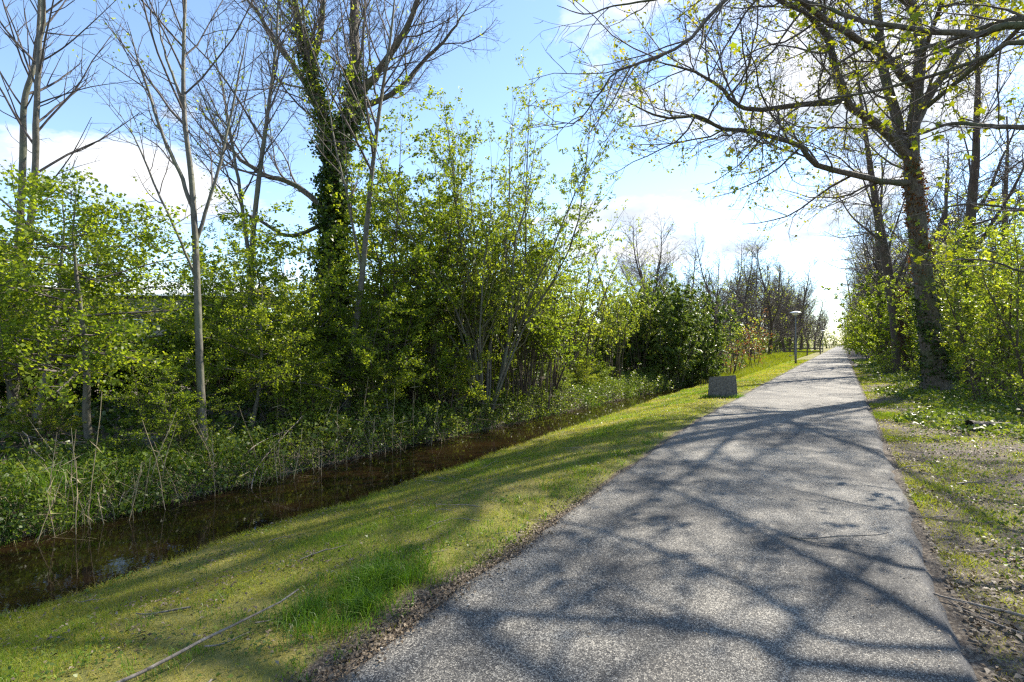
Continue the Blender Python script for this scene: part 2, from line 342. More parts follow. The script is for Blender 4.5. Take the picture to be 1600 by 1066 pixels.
def spawn(P, Rr, rng, dens, lmax, lr=.6, lo=.15, hi=1., ang=50, sd=12, n=4, wander=.15, up=.03, rr=.6, rmin=.0025, flat=1., taper=.6, tip=.3, kmax=999, side=None):
    L = plen(P); k = np.minimum(np.maximum(1, np.floor(dens * L * (hi - lo) + rng.uniform(0, 1, len(L)))), kmax).astype(int)
    idx = np.repeat(np.arange(len(L)), k); cnt = np.arange(len(idx)) - np.repeat(np.cumsum(k) - k, k)
    u = lo + (hi - lo) * (cnt + rng.uniform(0.1, .9, len(idx))) / k[idx]; u = np.clip(u, 0, .995)
    p, t = at_u(P, u, idx); rad, _ = at_u(np.repeat(Rr[:, :, None], 3, 2), u, idx); rad = rad[:, 0]
    q = rng.normal(size=p.shape)
    if side is not None: q = q + np.asarray(side)
    q = norm(q - (q * t).sum(1, keepdims=True) * t); a = np.radians(rng.normal(ang, sd, len(idx)))[:, None]
    d = np.cos(a) * t + np.sin(a) * q; d[:, 2] *= flat; d = norm(d)
    ln = np.minimum(lmax, lr * L[idx]) * (1 - taper * (u - lo) / (hi - lo + 1e-6)) * rng.uniform(.55, 1.15, len(idx))
    r0 = np.maximum(np.minimum(rad * rr, ln * .0095 + .0022), rmin)
    return grow(p, d, ln, r0, n, wander, up, rng, tip)
def run_levels(P, Rr, rng, levels):
    out = []
    for lv in levels:
        lv = dict(lv); lv.pop('sides', None); P, Rr = spawn(P, Rr, rng, **lv); out.append((P, Rr))
    return out
def twig_points(P, per, rng, lo=.25, spread=.03):
    m = len(P); idx = np.repeat(np.arange(m), per); u = rng.uniform(lo, 1., len(idx))
    p, t = at_u(P, u, idx); return p + rng.normal(0, spread, p.shape), t
def twig_rnd(m, per, rng): return np.clip(.62 * np.repeat(rng.uniform(0, 1, m), per) + .38 * rng.uniform(0, 1, m * per), 0, 1)
SIDES = (6, 4, 3, 3, 3)
def levels_mesh(name, lv, k0=0):
    return mk_mesh(name, *join([tubes(P, Rr, SIDES[min(i + k0, 4)]) for i, (P, Rr) in enumerate(lv)]), smooth=True)
def trunk_mesh(name, P, Rr, k=14, rng=None, rough=.035, flare=0.):
    Rr = np.array(Rr, float)
    if flare: Rr = Rr * (1 + flare * np.exp(-np.linspace(0, 1, Rr.shape[1]) * 22))[None]
    V, Fs = join([tubes(P, Rr, k, rough, rng)])
    if flare and rng is not None:
        ph = rng.uniform(0, 6.28); Vr = V.reshape(-1, k, 3); cen = Vr.mean(1, keepdims=True); q = Vr - cen
        an = np.arctan2(q[..., 1], q[..., 0]); f = np.exp(-np.linspace(0, 1, len(Vr)) * 30)[:, None]
        Vr += q * (f * flare * (.5 + .9 * np.cos(4 * an + ph) + .5 * np.cos(7 * an)))[..., None] * np.array((1, 1, 0)); V = Vr.reshape(-1, 3)
    return mk_mesh(name, V, Fs, smooth=True)
def resample(pts, radii, n):
    P = catmull(pts, n)[None]; r = np.interp(np.linspace(0, 1, n), np.linspace(0, 1, len(radii)), radii)[None]
    return P, r

# ------------------------------------------------------------------ setting: ground, water, paths
def build_ground():
    ss = np.concatenate([[-700, -300, -120, -60, -35, -22, -16], np.arange(-12, -3, .4), np.arange(-3, 9.6, .1), np.arange(10, 22, .7), [26, 34, 50, 90, 180, 400, 900]])
    tt = np.concatenate([[-300, -120, -60, -30], np.arange(-20, -1, 1.), np.arange(-1, 25, .2), np.arange(25, 60, .6), np.arange(60, 140, 2.), [150, 165, 185, 210, 250, 300, 380, 500, 700, 1000, 1500]])
    Tg, Sg = np.meshgrid(tt, ss, indexing='ij'); Z = gz(Tg, Sg)
    X = Tg * DT[0] + Sg * DS[0]; Y = Tg * DT[1] + Sg * DS[1]
    V = np.stack([X, Y, Z], -1).reshape(-1, 3); a, b = Tg.shape
    i, j = np.meshgrid(np.arange(a - 1), np.arange(b - 1), indexing='ij'); q = (i * b + j).ravel()
    Fq = np.stack([q, q + b, q + b + 1, q + 1], -1)
    pl, wn, wf = path_l(Tg), water_n(Tg), water_f(Tg)
    soil = np.zeros_like(Tg)
    soil = np.maximum(soil, .8 * sst(pl + .16, pl + .0, Sg)); soil = np.maximum(soil, sst(wn - .12, wn + .05, Sg) * sst(24, 16, Sg))
    soil = np.maximum(soil, .34 * sst(-.5, -.75, Sg) * sst(-40, -20, Sg)); soil = np.maximum(soil, .62 * sst(-2.2, -4.2, Sg) * sst(-40, -20, Sg))
    far = sst(40, 60, Tg); soil = soil * (1 - far * (Sg > wf) * .6)
    # crumbled asphalt and dirt by the lush tuft
    soil = np.maximum(soil, .95 * np.exp(-((Tg - 2.1) / .9) ** 2) * sst(pl + .5, pl + .1, Sg))
    o = obj('ground', mk_mesh('ground', V, [Fq], smooth=True, attrs={'soil': soil.ravel()}), M['ground'], kind='structure')
    return o
build_ground()
def strip(name, tt, lo, hi, ns, z, m, rim=0., kind='structure'):
    u = np.linspace(0, 1, ns); Tg = np.repeat(tt[:, None], ns, 1); Sg = lo[:, None] + (hi - lo)[:, None] * u
    Z = np.full_like(Tg, z)
    if rim: Z[:, 0] -= rim; Z[:, -1] -= rim; Z[:, 1:-1] += .012 * (1 - (2 * u[1:-1] - 1) ** 2)
    V = np.stack([Tg * DT[0] + Sg * DS[0], Tg * DT[1] + Sg * DS[1], Z], -1).reshape(-1, 3); a, b = Tg.shape
    i, j = np.meshgrid(np.arange(a - 1), np.arange(b - 1), indexing='ij'); q = (i * b + j).ravel()
    e = np.abs(2 * np.broadcast_to(u, Tg.shape) - 1) ** 14
    return obj(name, mk_mesh(name, V, [np.stack([q, q + b, q + b + 1, q + 1], -1)], attrs={'edge': e.ravel()}), m, kind=kind)
tp = np.concatenate([np.arange(-15, 30, .12), np.arange(30, 120, 1.), np.arange(120, 330, 6.)])
fine = .018 * wav(tp, tp * 0 + 2, 14) + .012 * wav(tp, tp * 0, 31)
strip('footpath', tp, path_r(tp) + fine, path_l(tp) + fine[::-1], 64, 0.0, M['asphalt'], rim=.045)
tq = np.linspace(39.5, 43, 8); strip('side_path', tq, np.full(8, -30.), np.full(8, -.7), 30, -.002, M['asphalt'])
tw = np.concatenate([np.arange(-15, 40, .5), np.arange(40, 200, 4.)])
strip('ditch_water', tw, water_n(tw) - .35, water_f(tw) + .35, 3, WATER_Z, M['water'])

# ------------------------------------------------------------------ tree builders
def gpos(px, Z):
    x = (px - 800) / F * Z; return np.array((x, Z, float(gxy(np.array(x), np.array(Z)))))
def finish(root, base, trunk, lv, leaf=None, leafmat='haw', bark='bark', twig='twig', nlimb=0, name_low='branches'):
    obj('trunk', trunk, M[bark], root)
    if lv: obj(name_low, levels_mesh(name_low, lv, 1), M[twig], root)
    if leaf is not None: obj('crown', mk_mesh('crown', leaf[0], [leaf[1]], rnd=leaf[2]), M[leafmat], root, 'stuff')
def hero_tree(name, base, seed, trunk, limbs, levels, label, cat='tree', bark='bark', twig='twig', leafspec=None, leafmat='fresh', group=None, ksides=16, flare=.25, trunk_twigs=(.35, 1.)):
    """trunk, limbs: world polylines with radii"""
    rng = np.random.default_rng(seed); root = thing(name, base, label, cat, group)
    loc = lambda P: np.asarray(P) - base
    tP, tR = resample(loc(trunk[0]), trunk[1], 46); tP[0, 0, 2] -= .12; tP[0, 1:] += rng.normal(0, .02 * tR[0, 1:, None], tP[0, 1:].shape)
    obj('trunk', trunk_mesh('trunk', tP, tR, ksides, rng, flare=flare), M[bark], root)
    sk = [(tP[:, int(46 * trunk_twigs[0]):], tR[:, int(46 * trunk_twigs[0]):])]
    for pts, rad in limbs:
        P, r = resample(loc(pts), rad, 24); P[0, 2:] += np.cumsum(rng.normal(0, .042, (22, 3)), 0) * .6 * min(1., float(r[0].mean()) / .07)
        obj('limb', trunk_mesh('limb', P, r, 9, rng, .04), M[bark], root); sk.append((P, r))
    lv_all = None
    for P, r in sk:
        lv = run_levels(P, r, rng, levels)
        lv_all = lv if lv_all is None else [(np.concatenate([a[0], b[0]]), np.concatenate([a[1], b[1]])) for a, b in zip(lv_all, lv)]
    obj('branches', levels_mesh('branches', lv_all, 1), M[twig], root, 'stuff')
    if leafspec:
        P = lv_all[-1][0]; sel = rng.uniform(size=len(P)) < leafspec.get('frac', 1.); P = P[sel]
        c, t = twig_points(P, leafspec['per'], rng, spread=leafspec.get('spread', .04))
        V, Fq, rv = leafquads(c, leafspec['l'], leafspec.get('w', .55), rng, up=leafspec.get('up', .2), rnd=twig_rnd(len(P), leafspec['per'], rng))
        obj('crown', mk_mesh('crown', V, [Fq], rnd=rv), M[leafmat], root, 'stuff')
    sk[0] = (tP, tR)
    return root, sk, lv_all, rng
def add_ivy(root, base, P, Rr, rng, u0, u1, n, thick=.12, size=.07, m='ivy', name='ivy', patch=-1.):
    """leaves clothing a stem between u0 and u1 of its length"""
    u = u0 + (u1 - u0) * (rng.beta(1.7, 1.7, n) if patch > 0 else rng.uniform(0, 1, n)); idx = np.zeros(n, int); p, t = at_u(P, u, idx); r, _ = at_u(np.repeat(Rr[:, :, None], 3, 2), u, idx)
    q = rng.normal(size=(n, 3)); q = norm(q - (q * t).sum(1, keepdims=True) * t)
    lump = 0.6 + .5 * np.sin(u * 60 + np.arctan2(q[:, 1], q[:, 0]) * 2) * np.sin(u * 23 + 1)
    off = r[:, :1] + np.abs(rng.normal(0, 1, (n, 1))) * thick * lump[:, None] + .01
    c = p + q * off
    pk = lump + rng.normal(0, .22, n) > patch; c = c[pk]
    V, Fq, rv = leafquads(c, size, .85, rng, up=.1)
    obj(name, mk_mesh(name, V, [Fq], rnd=rv), M[m], root, 'stuff')

def shrub(name, base, seed, label, cat, h=4., stems=7, spread=.35, r0=.03, layered=True, per=10, ll=.055, lw=.7, leafmat='haw', bark='brown', twig='twig', group=None,
          d1=3.2, l1=1.5, d2=6., l2=.7, d3=0, l3=.3, lo=.25, base_r=.15, up0=.12, lup=.35, flat=.45, ang=62, lean=(0, 0), sides=6, wander=.09, each=True, lr=.5, twigup=None):
    rng = np.random.default_rng(seed); root = thing(name, base, label, cat, group)
    a = np.linspace(0, 6.283, stems, endpoint=False) + rng.uniform(-.4, .4, stems)
    p0 = np.stack([np.cos(a) * base_r, np.sin(a) * base_r, np.full(stems, -.08)], 1) * rng.uniform(.3, 1.2, (stems, 1)); p0[:, 2] = -.08
    sp = spread * rng.uniform(.3, 1.3, stems)
    d = norm(np.stack([np.cos(a) * sp + lean[0], np.sin(a) * sp + lean[1], np.ones(stems)], 1))
    L = h * rng.uniform(.72, 1.08, stems); P, r = grow(p0, d, L, r0 * rng.uniform(.7, 1.15, stems), 12, wander, up0, rng, tip=.12)
    if each:
        for i in range(stems): obj('stem', trunk_mesh('stem', P[i:i + 1], r[i:i + 1], sides, rng, .03), M[bark], root)
    else: obj('stems', mk_mesh('stems', *join([tubes(P, r, sides)]), smooth=True), M[bark], root)
    tw = .04 if twigup is None else twigup
    lv = [dict(dens=d1, lmax=l1, lr=lr, lo=lo, ang=ang, flat=flat if layered else 1., n=5, wander=.14, up=tw), dict(dens=d2, lmax=l2, lo=.15, ang=48, flat=.5 if layered else 1., n=4, wander=.16, up=tw)]
    if d3: lv.append(dict(dens=d3, lmax=l3, lo=.2, ang=45, n=3, wander=.15, up=tw))
    lv = run_levels(P, r, rng, lv)
    obj('branches', levels_mesh('branches', lv, 1), M[twig], root, 'stuff')
    if per:
        c, t = twig_points(lv[-1][0], per, rng, lo=.1, spread=.035)
        V, Fq, rv = leafquads(c, ll, lw, rng, up=lup, axis=t if lw < .45 else None, rnd=twig_rnd(len(lv[-1][0]), per, rng))
        obj('crown', mk_mesh('crown', V, [Fq], rnd=rv), M[leafmat], root, 'stuff')
    return root

def tree(name, base, seed, label, cat='tree', h=10., r0=.14, lean=(0, 0), bark='brown', twig='twig', lv=None, leaf=None, leafmat='fresh', group=None, lo=.2, curve=.03, fork=0):
    rng = np.random.default_rng(seed); root = thing(name, base, label, cat, group)
    d = norm(np.array([[lean[0], lean[1], 1.]])); P, r = grow(np.array([[0, 0, -.1]]), d, np.array([h]), np.array([r0]), 26, curve, .02, rng, tip=.1)
    obj('trunk', trunk_mesh('trunk', P, r, 10, rng, .03, flare=.3), M[bark], root)
    if fork:
        Pf, rf = spawn(P, r, rng, dens=fork / h / .4, lmax=h * .6, lr=.6, lo=.25, hi=.65, ang=32, sd=7, n=14, wander=.06, up=.06, rr=.7, tip=.12)
        for i in range(len(Pf)): obj('limb', trunk_mesh('limb', Pf[i:i + 1], rf[i:i + 1], 7, rng, .03), M[bark], root)
    lvs = run_levels(P, r, rng, lv)
    if fork:
        l2 = run_levels(Pf, rf, rng, [dict(lv[0], lo=.1)] + lv[1:])
        lvs = [(np.concatenate([a[0], b[0]]), np.concatenate([a[1], b[1]])) for a, b in zip(lvs, l2)]
    obj('branches', levels_mesh('branches', lvs, 1), M[twig], root, 'stuff')
    if leaf:
        Pl = lvs[-1][0]; Pl = Pl[rng.uniform(size=len(Pl)) < leaf.get('frac', 1.)]
        c, t = twig_points(Pl, leaf['per'], rng, spread=leaf.get('spread', .04)); V, Fq, rv = leafquads(c, leaf['l'], leaf.get('w', .6), rng, up=.25, rnd=twig_rnd(len(Pl), leaf['per'], rng))
        obj('crown', mk_mesh('crown', V, [Fq], rnd=rv), M[leafmat], root, 'stuff')
    return root

# ------------------------------------------------------------------ the great trees by the path (right)
LV_BIG = [dict(dens=2.3, lmax=3.6, lr=.6, lo=.12, ang=50, sd=14, n=8, wander=.17, up=.04, taper=.25), dict(dens=3.9, lmax=1.7, lr=.65, lo=.1, ang=46, n=6, wander=.2, up=.05),
          dict(dens=5.7, lmax=.85, lr=.65, lo=.1, ang=44, n=4, wander=.22, up=.06, rmin=.0036), dict(dens=6.2, lmax=.38, lr=.6, ang=42, n=3, wander=.22, up=.05, rmin=.003)]
Zm = 16.
mb = PX(1465, 612, Zm); mb[2] = gxy(mb[0], mb[1]) - .03
trunk = ([mb, PX(1460, 570, Zm), PX(1447, 470, Zm), PX(1436, 380, Zm), PX(1428, 300, Zm), PX(1424, 240, Zm), PX(1432, 150, Zm), PX(1438, 70, 15.9), PX(1424, 0, 15.7), PX(1408, -110, 15.4), PX(1390, -230, 15.)],
         [.37, .30, .27, .25, .235, .205, .165, .14, .115, .08, .03])
limbs = [([PX(1424, 285, 16), PX(1395, 286, 15.8), PX(1350, 277, 15.5), PX(1276, 259, 15), PX(1239, 231, 14.6), PX(1174, 213, 14.2), PX(1110, 203, 13.8), PX(1077, 185, 13.5), PX(1022, 185, 13.2), PX(960, 160, 13)], [.105, .096, .088, .08, .072, .062, .05, .04, .03, .01]),
         ([PX(1424, 250, 16), PX(1400, 225, 15.9), PX(1360, 190, 15.6), PX(1322, 157, 15.3), PX(1304, 92, 15), PX(1295, 60, 14.8), PX(1253, 23, 14.4), PX(1211, 5, 14), PX(1140, -30, 13.5), PX(1060, -40, 13)], [.15, .14, .13, .118, .098, .088, .072, .06, .04, .012]),
         ([PX(1322, 157, 15.3), PX(1276, 160, 15), PX(1193, 171, 14.4), PX(1147, 162, 14), PX(1119, 134, 13.7), PX(1063, 106, 13.3), PX(1010, 90, 13)], [.09, .08, .065, .055, .045, .03, .01]),
         ([PX(1422, 245, 16), PX(1398, 190, 16.3), PX(1383, 110, 16.6), PX(1374, 30, 16.8), PX(1368, -80, 17), PX(1340, -220, 17)], [.16, .15, .135, .12, .09, .03]),
         ([PX(1428, 200, 16), PX(1460, 140, 16.4), PX(1500, 80, 17), PX(1530, 0, 17.5), PX(1560, -120, 18)], [.12, .11, .09, .07, .02]),
         ([PX(1432, 140, 16), PX(1380, 90, 15), PX(1330, 60, 14), PX(1270, 20, 12.8), PX(1190, -40, 11.8), PX(1100, -80, 11)], [.11, .1, .09, .075, .05, .015]),
         ([PX(1425, 10, 15.7), PX(1360, -70, 14.3), PX(1290, -150, 13), PX(1200, -240, 12)], [.13, .1, .07, .02]),
         ([PX(1408, -100, 15.4), PX(1470, -190, 14.6), PX(1500, -300, 14)], [.1, .07, .02]),
         ([np.array((12.6, 15.8, 10.2)), np.array((11.6, 13.6, 11.2)), np.array((10.6, 11.8, 12.2)), np.array((9.4, 9.8, 13.))], [.07, .055, .04, .012]),  # this limb and the next added overhead to thicken the shadow web on the path
         ([np.array((12.8, 15.8, 8.8)), np.array((13.4, 13.6, 9.8)), np.array((13.2, 11.6, 10.6)), np.array((12.6, 9.6, 11.4))], [.07, .055, .04, .012])]
main, sk, lvl, rng = hero_tree('roadside_tree', mb, 11, trunk, limbs, LV_BIG, 'great old tree with ivied leaning trunk and long low limb reaching over the path', leafspec=dict(frac=.10, per=6, l=.11, w=.6, spread=.07, up=.3), leafmat='maple')
add_ivy(main, mb, sk[0][0], sk[0][1], rng, .035, .23, 4200, .10, .08, patch=.6)
add_ivy(main, mb, sk[0][0], sk[0][1], rng, .22, .5, 2200, .06, .075, 'rust', 'dry_ivy', patch=.55)

# maple standing outside the right edge: only its limbs reach into view
qb = TS(8.6, -3.0); qb[2] = gz(8.6, -3.0) - .03
qc = lambda z, dx=0, dy=0: np.array((qb[0] + dx, qb[1] + dy, z))
trunk = ([qb, qc(1.5), qc(3), qc(4.6), qc(6.2, .1), qc(8, .2, .1), qc(10.5, .1, .3), qc(13.5, .3, .3)], [.44, .36, .33, .31, .27, .2, .14, .03])
limbs = [([qc(4.9), PX(1600, 38, 6.0), PX(1530, 52, 6.3), PX(1461, 51, 6.6), PX(1380, 38, 6.9), PX(1322, 28, 7.2), PX(1250, 8, 7.6), PX(1170, 6, 8.0)], [.07, .044, .04, .036, .031, .026, .018, .007]),
         ([qc(4.4), PX(1600, 66, 6.1), PX(1540, 90, 6.4), PX(1484, 108, 6.8), PX(1369, 138, 7.6), PX(1258, 160, 8.4), PX(1202, 199, 8.8), PX(1150, 240, 9.1)], [.05, .03, .027, .024, .02, .015, .01, .004]),
         ([qc(3.7), PX(1600, 201, 6.3), PX(1545, 198, 6.7), PX(1498, 194, 7), PX(1452, 208, 7.4), PX(1395, 226, 7.8)], [.05, .03, .027, .022, .016, .006]),
         ([qc(3.0), PX(1620, 330, 6.6), PX(1560, 322, 6.9), PX(1500, 318, 7.1), PX(1440, 336, 7.4), PX(1398, 350, 7.6)], [.035, .018, .015, .012, .009, .004]),
         ([qc(2.5), PX(1620, 425, 6.7), PX(1560, 408, 6.9), PX(1500, 400, 7.1), PX(1450, 410, 7.3)], [.03, .015, .012, .01, .004]),
         ([qc(6.6), PX(1420, -190, 6.2), PX(1260, -90, 5.7), PX(1140, -5, 5.4), PX(1075, 62, 5.3), PX(1010, 88, 5.25), PX(962, 104, 5.2), PX(930, 150, 5.2), PX(902, 184, 5.2), PX(864, 186, 5.2)], [.07, .055, .04, .022, .016, .013, .011, .008, .006, .003]),
         ([PX(1140, -5, 5.4), PX(1080, -14, 5.3), PX(1020, 2, 5.2), PX(960, 8, 5.1), PX(915, 22, 5.1), PX(868, 6, 5.0)], [.015, .013, .011, .008, .006, .003]),
         ([qc(6.4), qc(7.6, -2, 2.2), qc(8.8, -3.4, 4.4), qc(9.8, -4.4, 6.2)], [.07, .055, .035, .01]),
         ([qc(7.4, .1), qc(8.6, -2.6, .6), qc(9.6, -4.8, 1.2), qc(10.4, -6.6, 1.6)], [.07, .055, .035, .01]),
         ([qc(8.2, .2), qc(10, -1, 2.4), qc(11.5, -2, 4.4), qc(12.6, -2.6, 6.2)], [.1, .08, .05, .015]),
         ([qc(5.4), qc(6.6, .6, 2.6), qc(7.4, .8, 5), qc(8, .6, 7)], [.055, .042, .03, .01]),
         ([qc(7), qc(8.4, 1.2, 2.4), qc(9.4, 3.2, 4.4), qc(10.2, 5, 5.6)], [.05, .04, .03, .01]), ([qc(6.6), qc(7.8, -.6, 2.6), qc(9, -.2, 4.8), qc(10, .6, 7)], [.05, .04, .03, .01]), ([qc(6), qc(7.4, 1.6, 1.6), qc(8.6, 3, 3.4), qc(9.6, 4, 5.2)], [.055, .042, .03, .01]), ([qc(8.6, .2), qc(10.2, 1, 2), qc(11.4, 1.8, 4.2), qc(12.4, 2.2, 6.4)], [.055, .042, .03, .01])]  # extra limbs overhead, added so their twigs cast denser shadow on the path
LV_Q = [dict(dens=2.6, lmax=1.8, lr=.5, lo=.18, ang=46, sd=14, n=7, wander=.16, up=.03, rmin=.005), dict(dens=3.6, lmax=.9, lr=.6, lo=.15, ang=44, n=5, wander=.18, up=.04, rmin=.004), dict(dens=5.2, lmax=.4, lr=.6, ang=42, n=4, wander=.18, up=.05, rmin=.003)]
maple, skq, lvq, rng = hero_tree('maple_tree', qb, 23, trunk, limbs, LV_Q, 'maple whose bare limbs with yellow young leaves reach in above the path', twig='twig', trunk_twigs=(.45, 1))
def palmate(c, size, rng):
    """five-lobed drooping leaves"""
    n = len(c); nr = norm(rng.normal(size=(n, 3)) * .8 + np.array((0, 0, .9))); a = rng.normal(size=(n, 3)) + np.array((0, 0, -.7)); a = norm(a - (a * nr).sum(1, keepdims=True) * nr); b = np.cross(nr, a)
    ang = np.radians([0, 28, 62, 90, 125, 180, 235, 270, 298, 332]); rad = np.array([1, .5, .85, .42, .6, .2, .6, .42, .85, .5])
    s = (size * rng.uniform(.55, 1.25, n))[:, None, None]
    V = c[:, None] + s * rad[None, :, None] * (np.cos(ang)[None, :, None] * a[:, None] + np.sin(ang)[None, :, None] * b[:, None]) - nr[:, None] * s * (.35 * rad ** 2)[None, :, None]
    V = np.concatenate([c[:, None], V], 1); i = np.arange(10); tri = np.stack([np.zeros(10, int), 1 + i, 1 + (i + 1) % 10], -1)
    Ft = (np.arange(n) * 11)[:, None, None] + tri[None]
    return V.reshape(-1, 3), Ft.reshape(-1, 3), np.repeat(rng.uniform(0, 1, n), 11)
P = lvq[-1][0]; tipz = P[:, -1] + qb
pxx = 800 + F * tipz[:, 0] / np.maximum(tipz[:, 1], .1)
low = (tipz[:, 2] < 7.5) & (tipz[:, 0] > 2.2)            # leaf-break has begun on the lower, sunny limbs
P = P[low & (rng.uniform(size=len(P)) < .42)]
c = np.concatenate([P[:, -1] + rng.normal(0, .045, P[:, -1].shape) - np.array((0, 0, .03)) for _ in range(4)])
V, Ft, rv = palmate(c, .075, rng); obj('crown', mk_mesh('crown', V, [Ft], rnd=rv), M['maple'], maple, 'stuff')

def row_tree(px, Z, seed, label, s=None, h=15, r0=.33, group=None, ivy=True, lean=(0, 0), lvx=None, bark='brown'):
    b = gpos(px, Z); b[2] -= .05
    rt = tree('row_tree', b, seed, label, h=h, r0=r0, lean=lean, bark=bark, fork=5, lo=.3, curve=.025, group=group, lv=lvx or
              [dict(dens=2.3, lmax=4.6, lr=.42, lo=.22, ang=62, sd=12, n=7, wander=.15, up=.04), dict(dens=3.2, lmax=2., lr=.6, lo=.1, ang=46, n=5, wander=.18, up=.05),
               dict(dens=4.4, lmax=1., lr=.6, ang=44, n=4, wander=.18, up=.05, rmin=.0065), dict(dens=4.6, lmax=.5, lr=.6, ang=42, n=3, wander=.18, up=.05, rmin=.006)],
              leaf=dict(frac=.06, per=4, l=.11, spread=.08), leafmat='maple')
    return rt, b
def ivy_on(root, h, r, z0, z1, n, seed, size=.09, m='ivy', name='ivy', thick=.1):
    rng = np.random.default_rng(seed); P = np.stack([np.zeros(8), np.zeros(8), np.linspace(-.1, h, 8)], 1)[None]
    tr = [c for c in root.children if c.name.startswith('trunk')][0]
    add_ivy(root, None, P, np.linspace(r, r * .1, 8)[None], rng, z0 / h, z1 / h, n, thick, size, m, name)
rt1, b1 = row_tree(1407, 26, 31, 'straight brown trunked tree standing just behind the great ivied tree', h=16, r0=.34, lean=(-.02, 0))
ivy_on(rt1, 16, .34, .2, 4.5, 1600, 5, m='rust', name='dry_ivy', thick=.06)
rt2, b2 = row_tree(1508, 19.5, 32, 'slim dark trunk rising among the leafy saplings', h=15, r0=.27, lean=(-.03, .02))
ivy_on(rt2, 15, .27, .1, 6., 2200, 6)
# more of the row, further on
i = 0
for t in (45, 57, 69, 81, 94, 108, 124, 142, 165, 190):
    b = TS(t, -3.1 - .5 * ((i * 7) % 3 - 1)); b[2] = gz(t, -3.1) - .05
    dup((rt1, rt2)[i % 2], b, rz=1.1 + i * 1.9, sc=.92 + .05 * ((i * 5) % 4), label='bare tree of the avenue, further along the right side of the path', group='avenue trees further along the path'); i += 1
for t, s in ((30, -7), (41, -8.5), (54, -7.5), (14.6, -8.2)):
    b = TS(t, s); b[2] = gz(t, s) - .05
    dup((rt2, rt1)[i % 2], b, rz=.7 + i * 2.3, sc=.9, label='dark trunk standing deep in the wood behind the avenue', group='trunks in the wood behind the avenue'); i += 1

# ------------------------------------------------------------------ far bank trees (left)
LV_YOUNG = [dict(dens=3.6, lmax=2.8, lr=.55, lo=.2, ang=38, sd=9, n=8, wander=.08, up=.06, rmin=.006, taper=.5), dict(dens=4.2, lmax=1.1, lr=.55, lo=.15, ang=40, n=5, wander=.14, up=.05, rmin=.004), dict(dens=5., lmax=.42, lr=.55, ang=42, n=4, wander=.17, up=.05, rmin=.0035)]
B = gpos(318, 7.7); B[2] -= .03
def stem(name, b, seed, pts, rad, label, levels, leaf=None, leafmat='fresh', group=None, bark='pale', limbs=()):
    return hero_tree(name, b, seed, (pts, rad), list(limbs), levels, label, bark=bark, twig='twig', leafspec=leaf, leafmat=leafmat, group=group, ksides=10, flare=.35, trunk_twigs=(.4, 1))
stem('young_tree', B, 41, [B, PX(315, 640, 7.7), PX(311, 540, 7.7), PX(307, 420, 7.7), PX(300, 290, 7.75), PX(288, 180, 7.8), PX(287, 80, 7.9), PX(290, -10, 8), PX(292, -120, 8.1), PX(290, -220, 8.2)],
     [.07, .056, .051, .046, .039, .032, .026, .02, .014, .005], 'slender pale trunked young tree with bare upswept twigs at the water', LV_YOUNG, leaf=dict(frac=.16, per=4, l=.06, w=.5),
     limbs=[([PX(303, 330, 7.75), PX(262, 230, 7.6), PX(225, 130, 7.5), PX(195, 35, 7.4)], [.03, .024, .016, .004]), ([PX(306, 380, 7.75), PX(345, 260, 7.9), PX(372, 140, 8.1), PX(395, 20, 8.2)], [.028, .022, .015, .004]),
            ([PX(288, 170, 7.8), PX(262, 90, 7.9), PX(244, 0, 8)], [.024, .016, .005]), ([PX(308, 440, 7.7), PX(262, 330, 7.8), PX(222, 240, 7.9), PX(190, 180, 8)], [.022, .017, .012, .004])])
A = gpos(22, 9.6); A[2] -= .03
LV_A = [dict(dens=4.0, lmax=3.2, lr=.42, lo=.15, ang=42, sd=9, n=8, wander=.07, up=.05, rmin=.006, taper=.5), dict(dens=2.8, lmax=1.2, lr=.5, lo=.2, ang=36, n=5, wander=.1, up=.05, rmin=.005), dict(dens=3., lmax=.35, lr=.5, ang=40, n=3, wander=.14, up=.05, rmin=.004)]
stem('forked_tree', A, 43, [A, PX(20, 480, 9.6), PX(30, 370, 9.6), PX(36, 240, 9.65), PX(38, 160, 9.7), PX(56, 90, 9.8), PX(62, 0, 10), PX(60, -150, 10.1)], [.075, .066, .06, .054, .048, .04, .03, .008],
     'grey tree of two bare stems beside the white building', LV_A, limbs=[([PX(25, 440, 9.6), PX(50, 350, 9.5), PX(62, 220, 9.4), PX(72, 120, 9.4), PX(74, 0, 9.4), PX(84, -150, 9.4)], [.06, .055, .05, .042, .032, .008])])
D = gpos(540, 11.2); D[2] -= .03
stem('leaning_sapling', D, 47, [D, PX(552, 540, 11.2), PX(566, 430, 11.1), PX(578, 300, 11), PX(592, 180, 11), PX(610, 60, 11), PX(622, -60, 11)], [.075, .068, .06, .05, .04, .03, .006],
     'thin grey sapling leaning up past the ivied tree', LV_YOUNG, leaf=dict(frac=.1, per=3, l=.06), limbs=[([PX(566, 430, 11.1), PX(545, 320, 10.9), PX(520, 210, 10.8), PX(505, 90, 10.8)], [.03, .024, .016, .004])])
A2 = gpos(395, 12.5); A2[2] -= .03
stem('bank_tree', A2, 49, [A2, PX(392, 430, 12.5), PX(402, 300, 12.5), PX(418, 180, 12.6), PX(432, 60, 12.8), PX(436, -80, 13)], [.075, .066, .058, .045, .033, .006], 'slim bare tree between the young tree and the ivied tree', LV_YOUNG,
     leaf=dict(frac=.14, per=3, l=.07), limbs=[([PX(394, 440, 12.5), PX(375, 300, 12.4), PX(352, 180, 12.3), PX(330, 70, 12.2)], [.05, .04, .025, .005])])
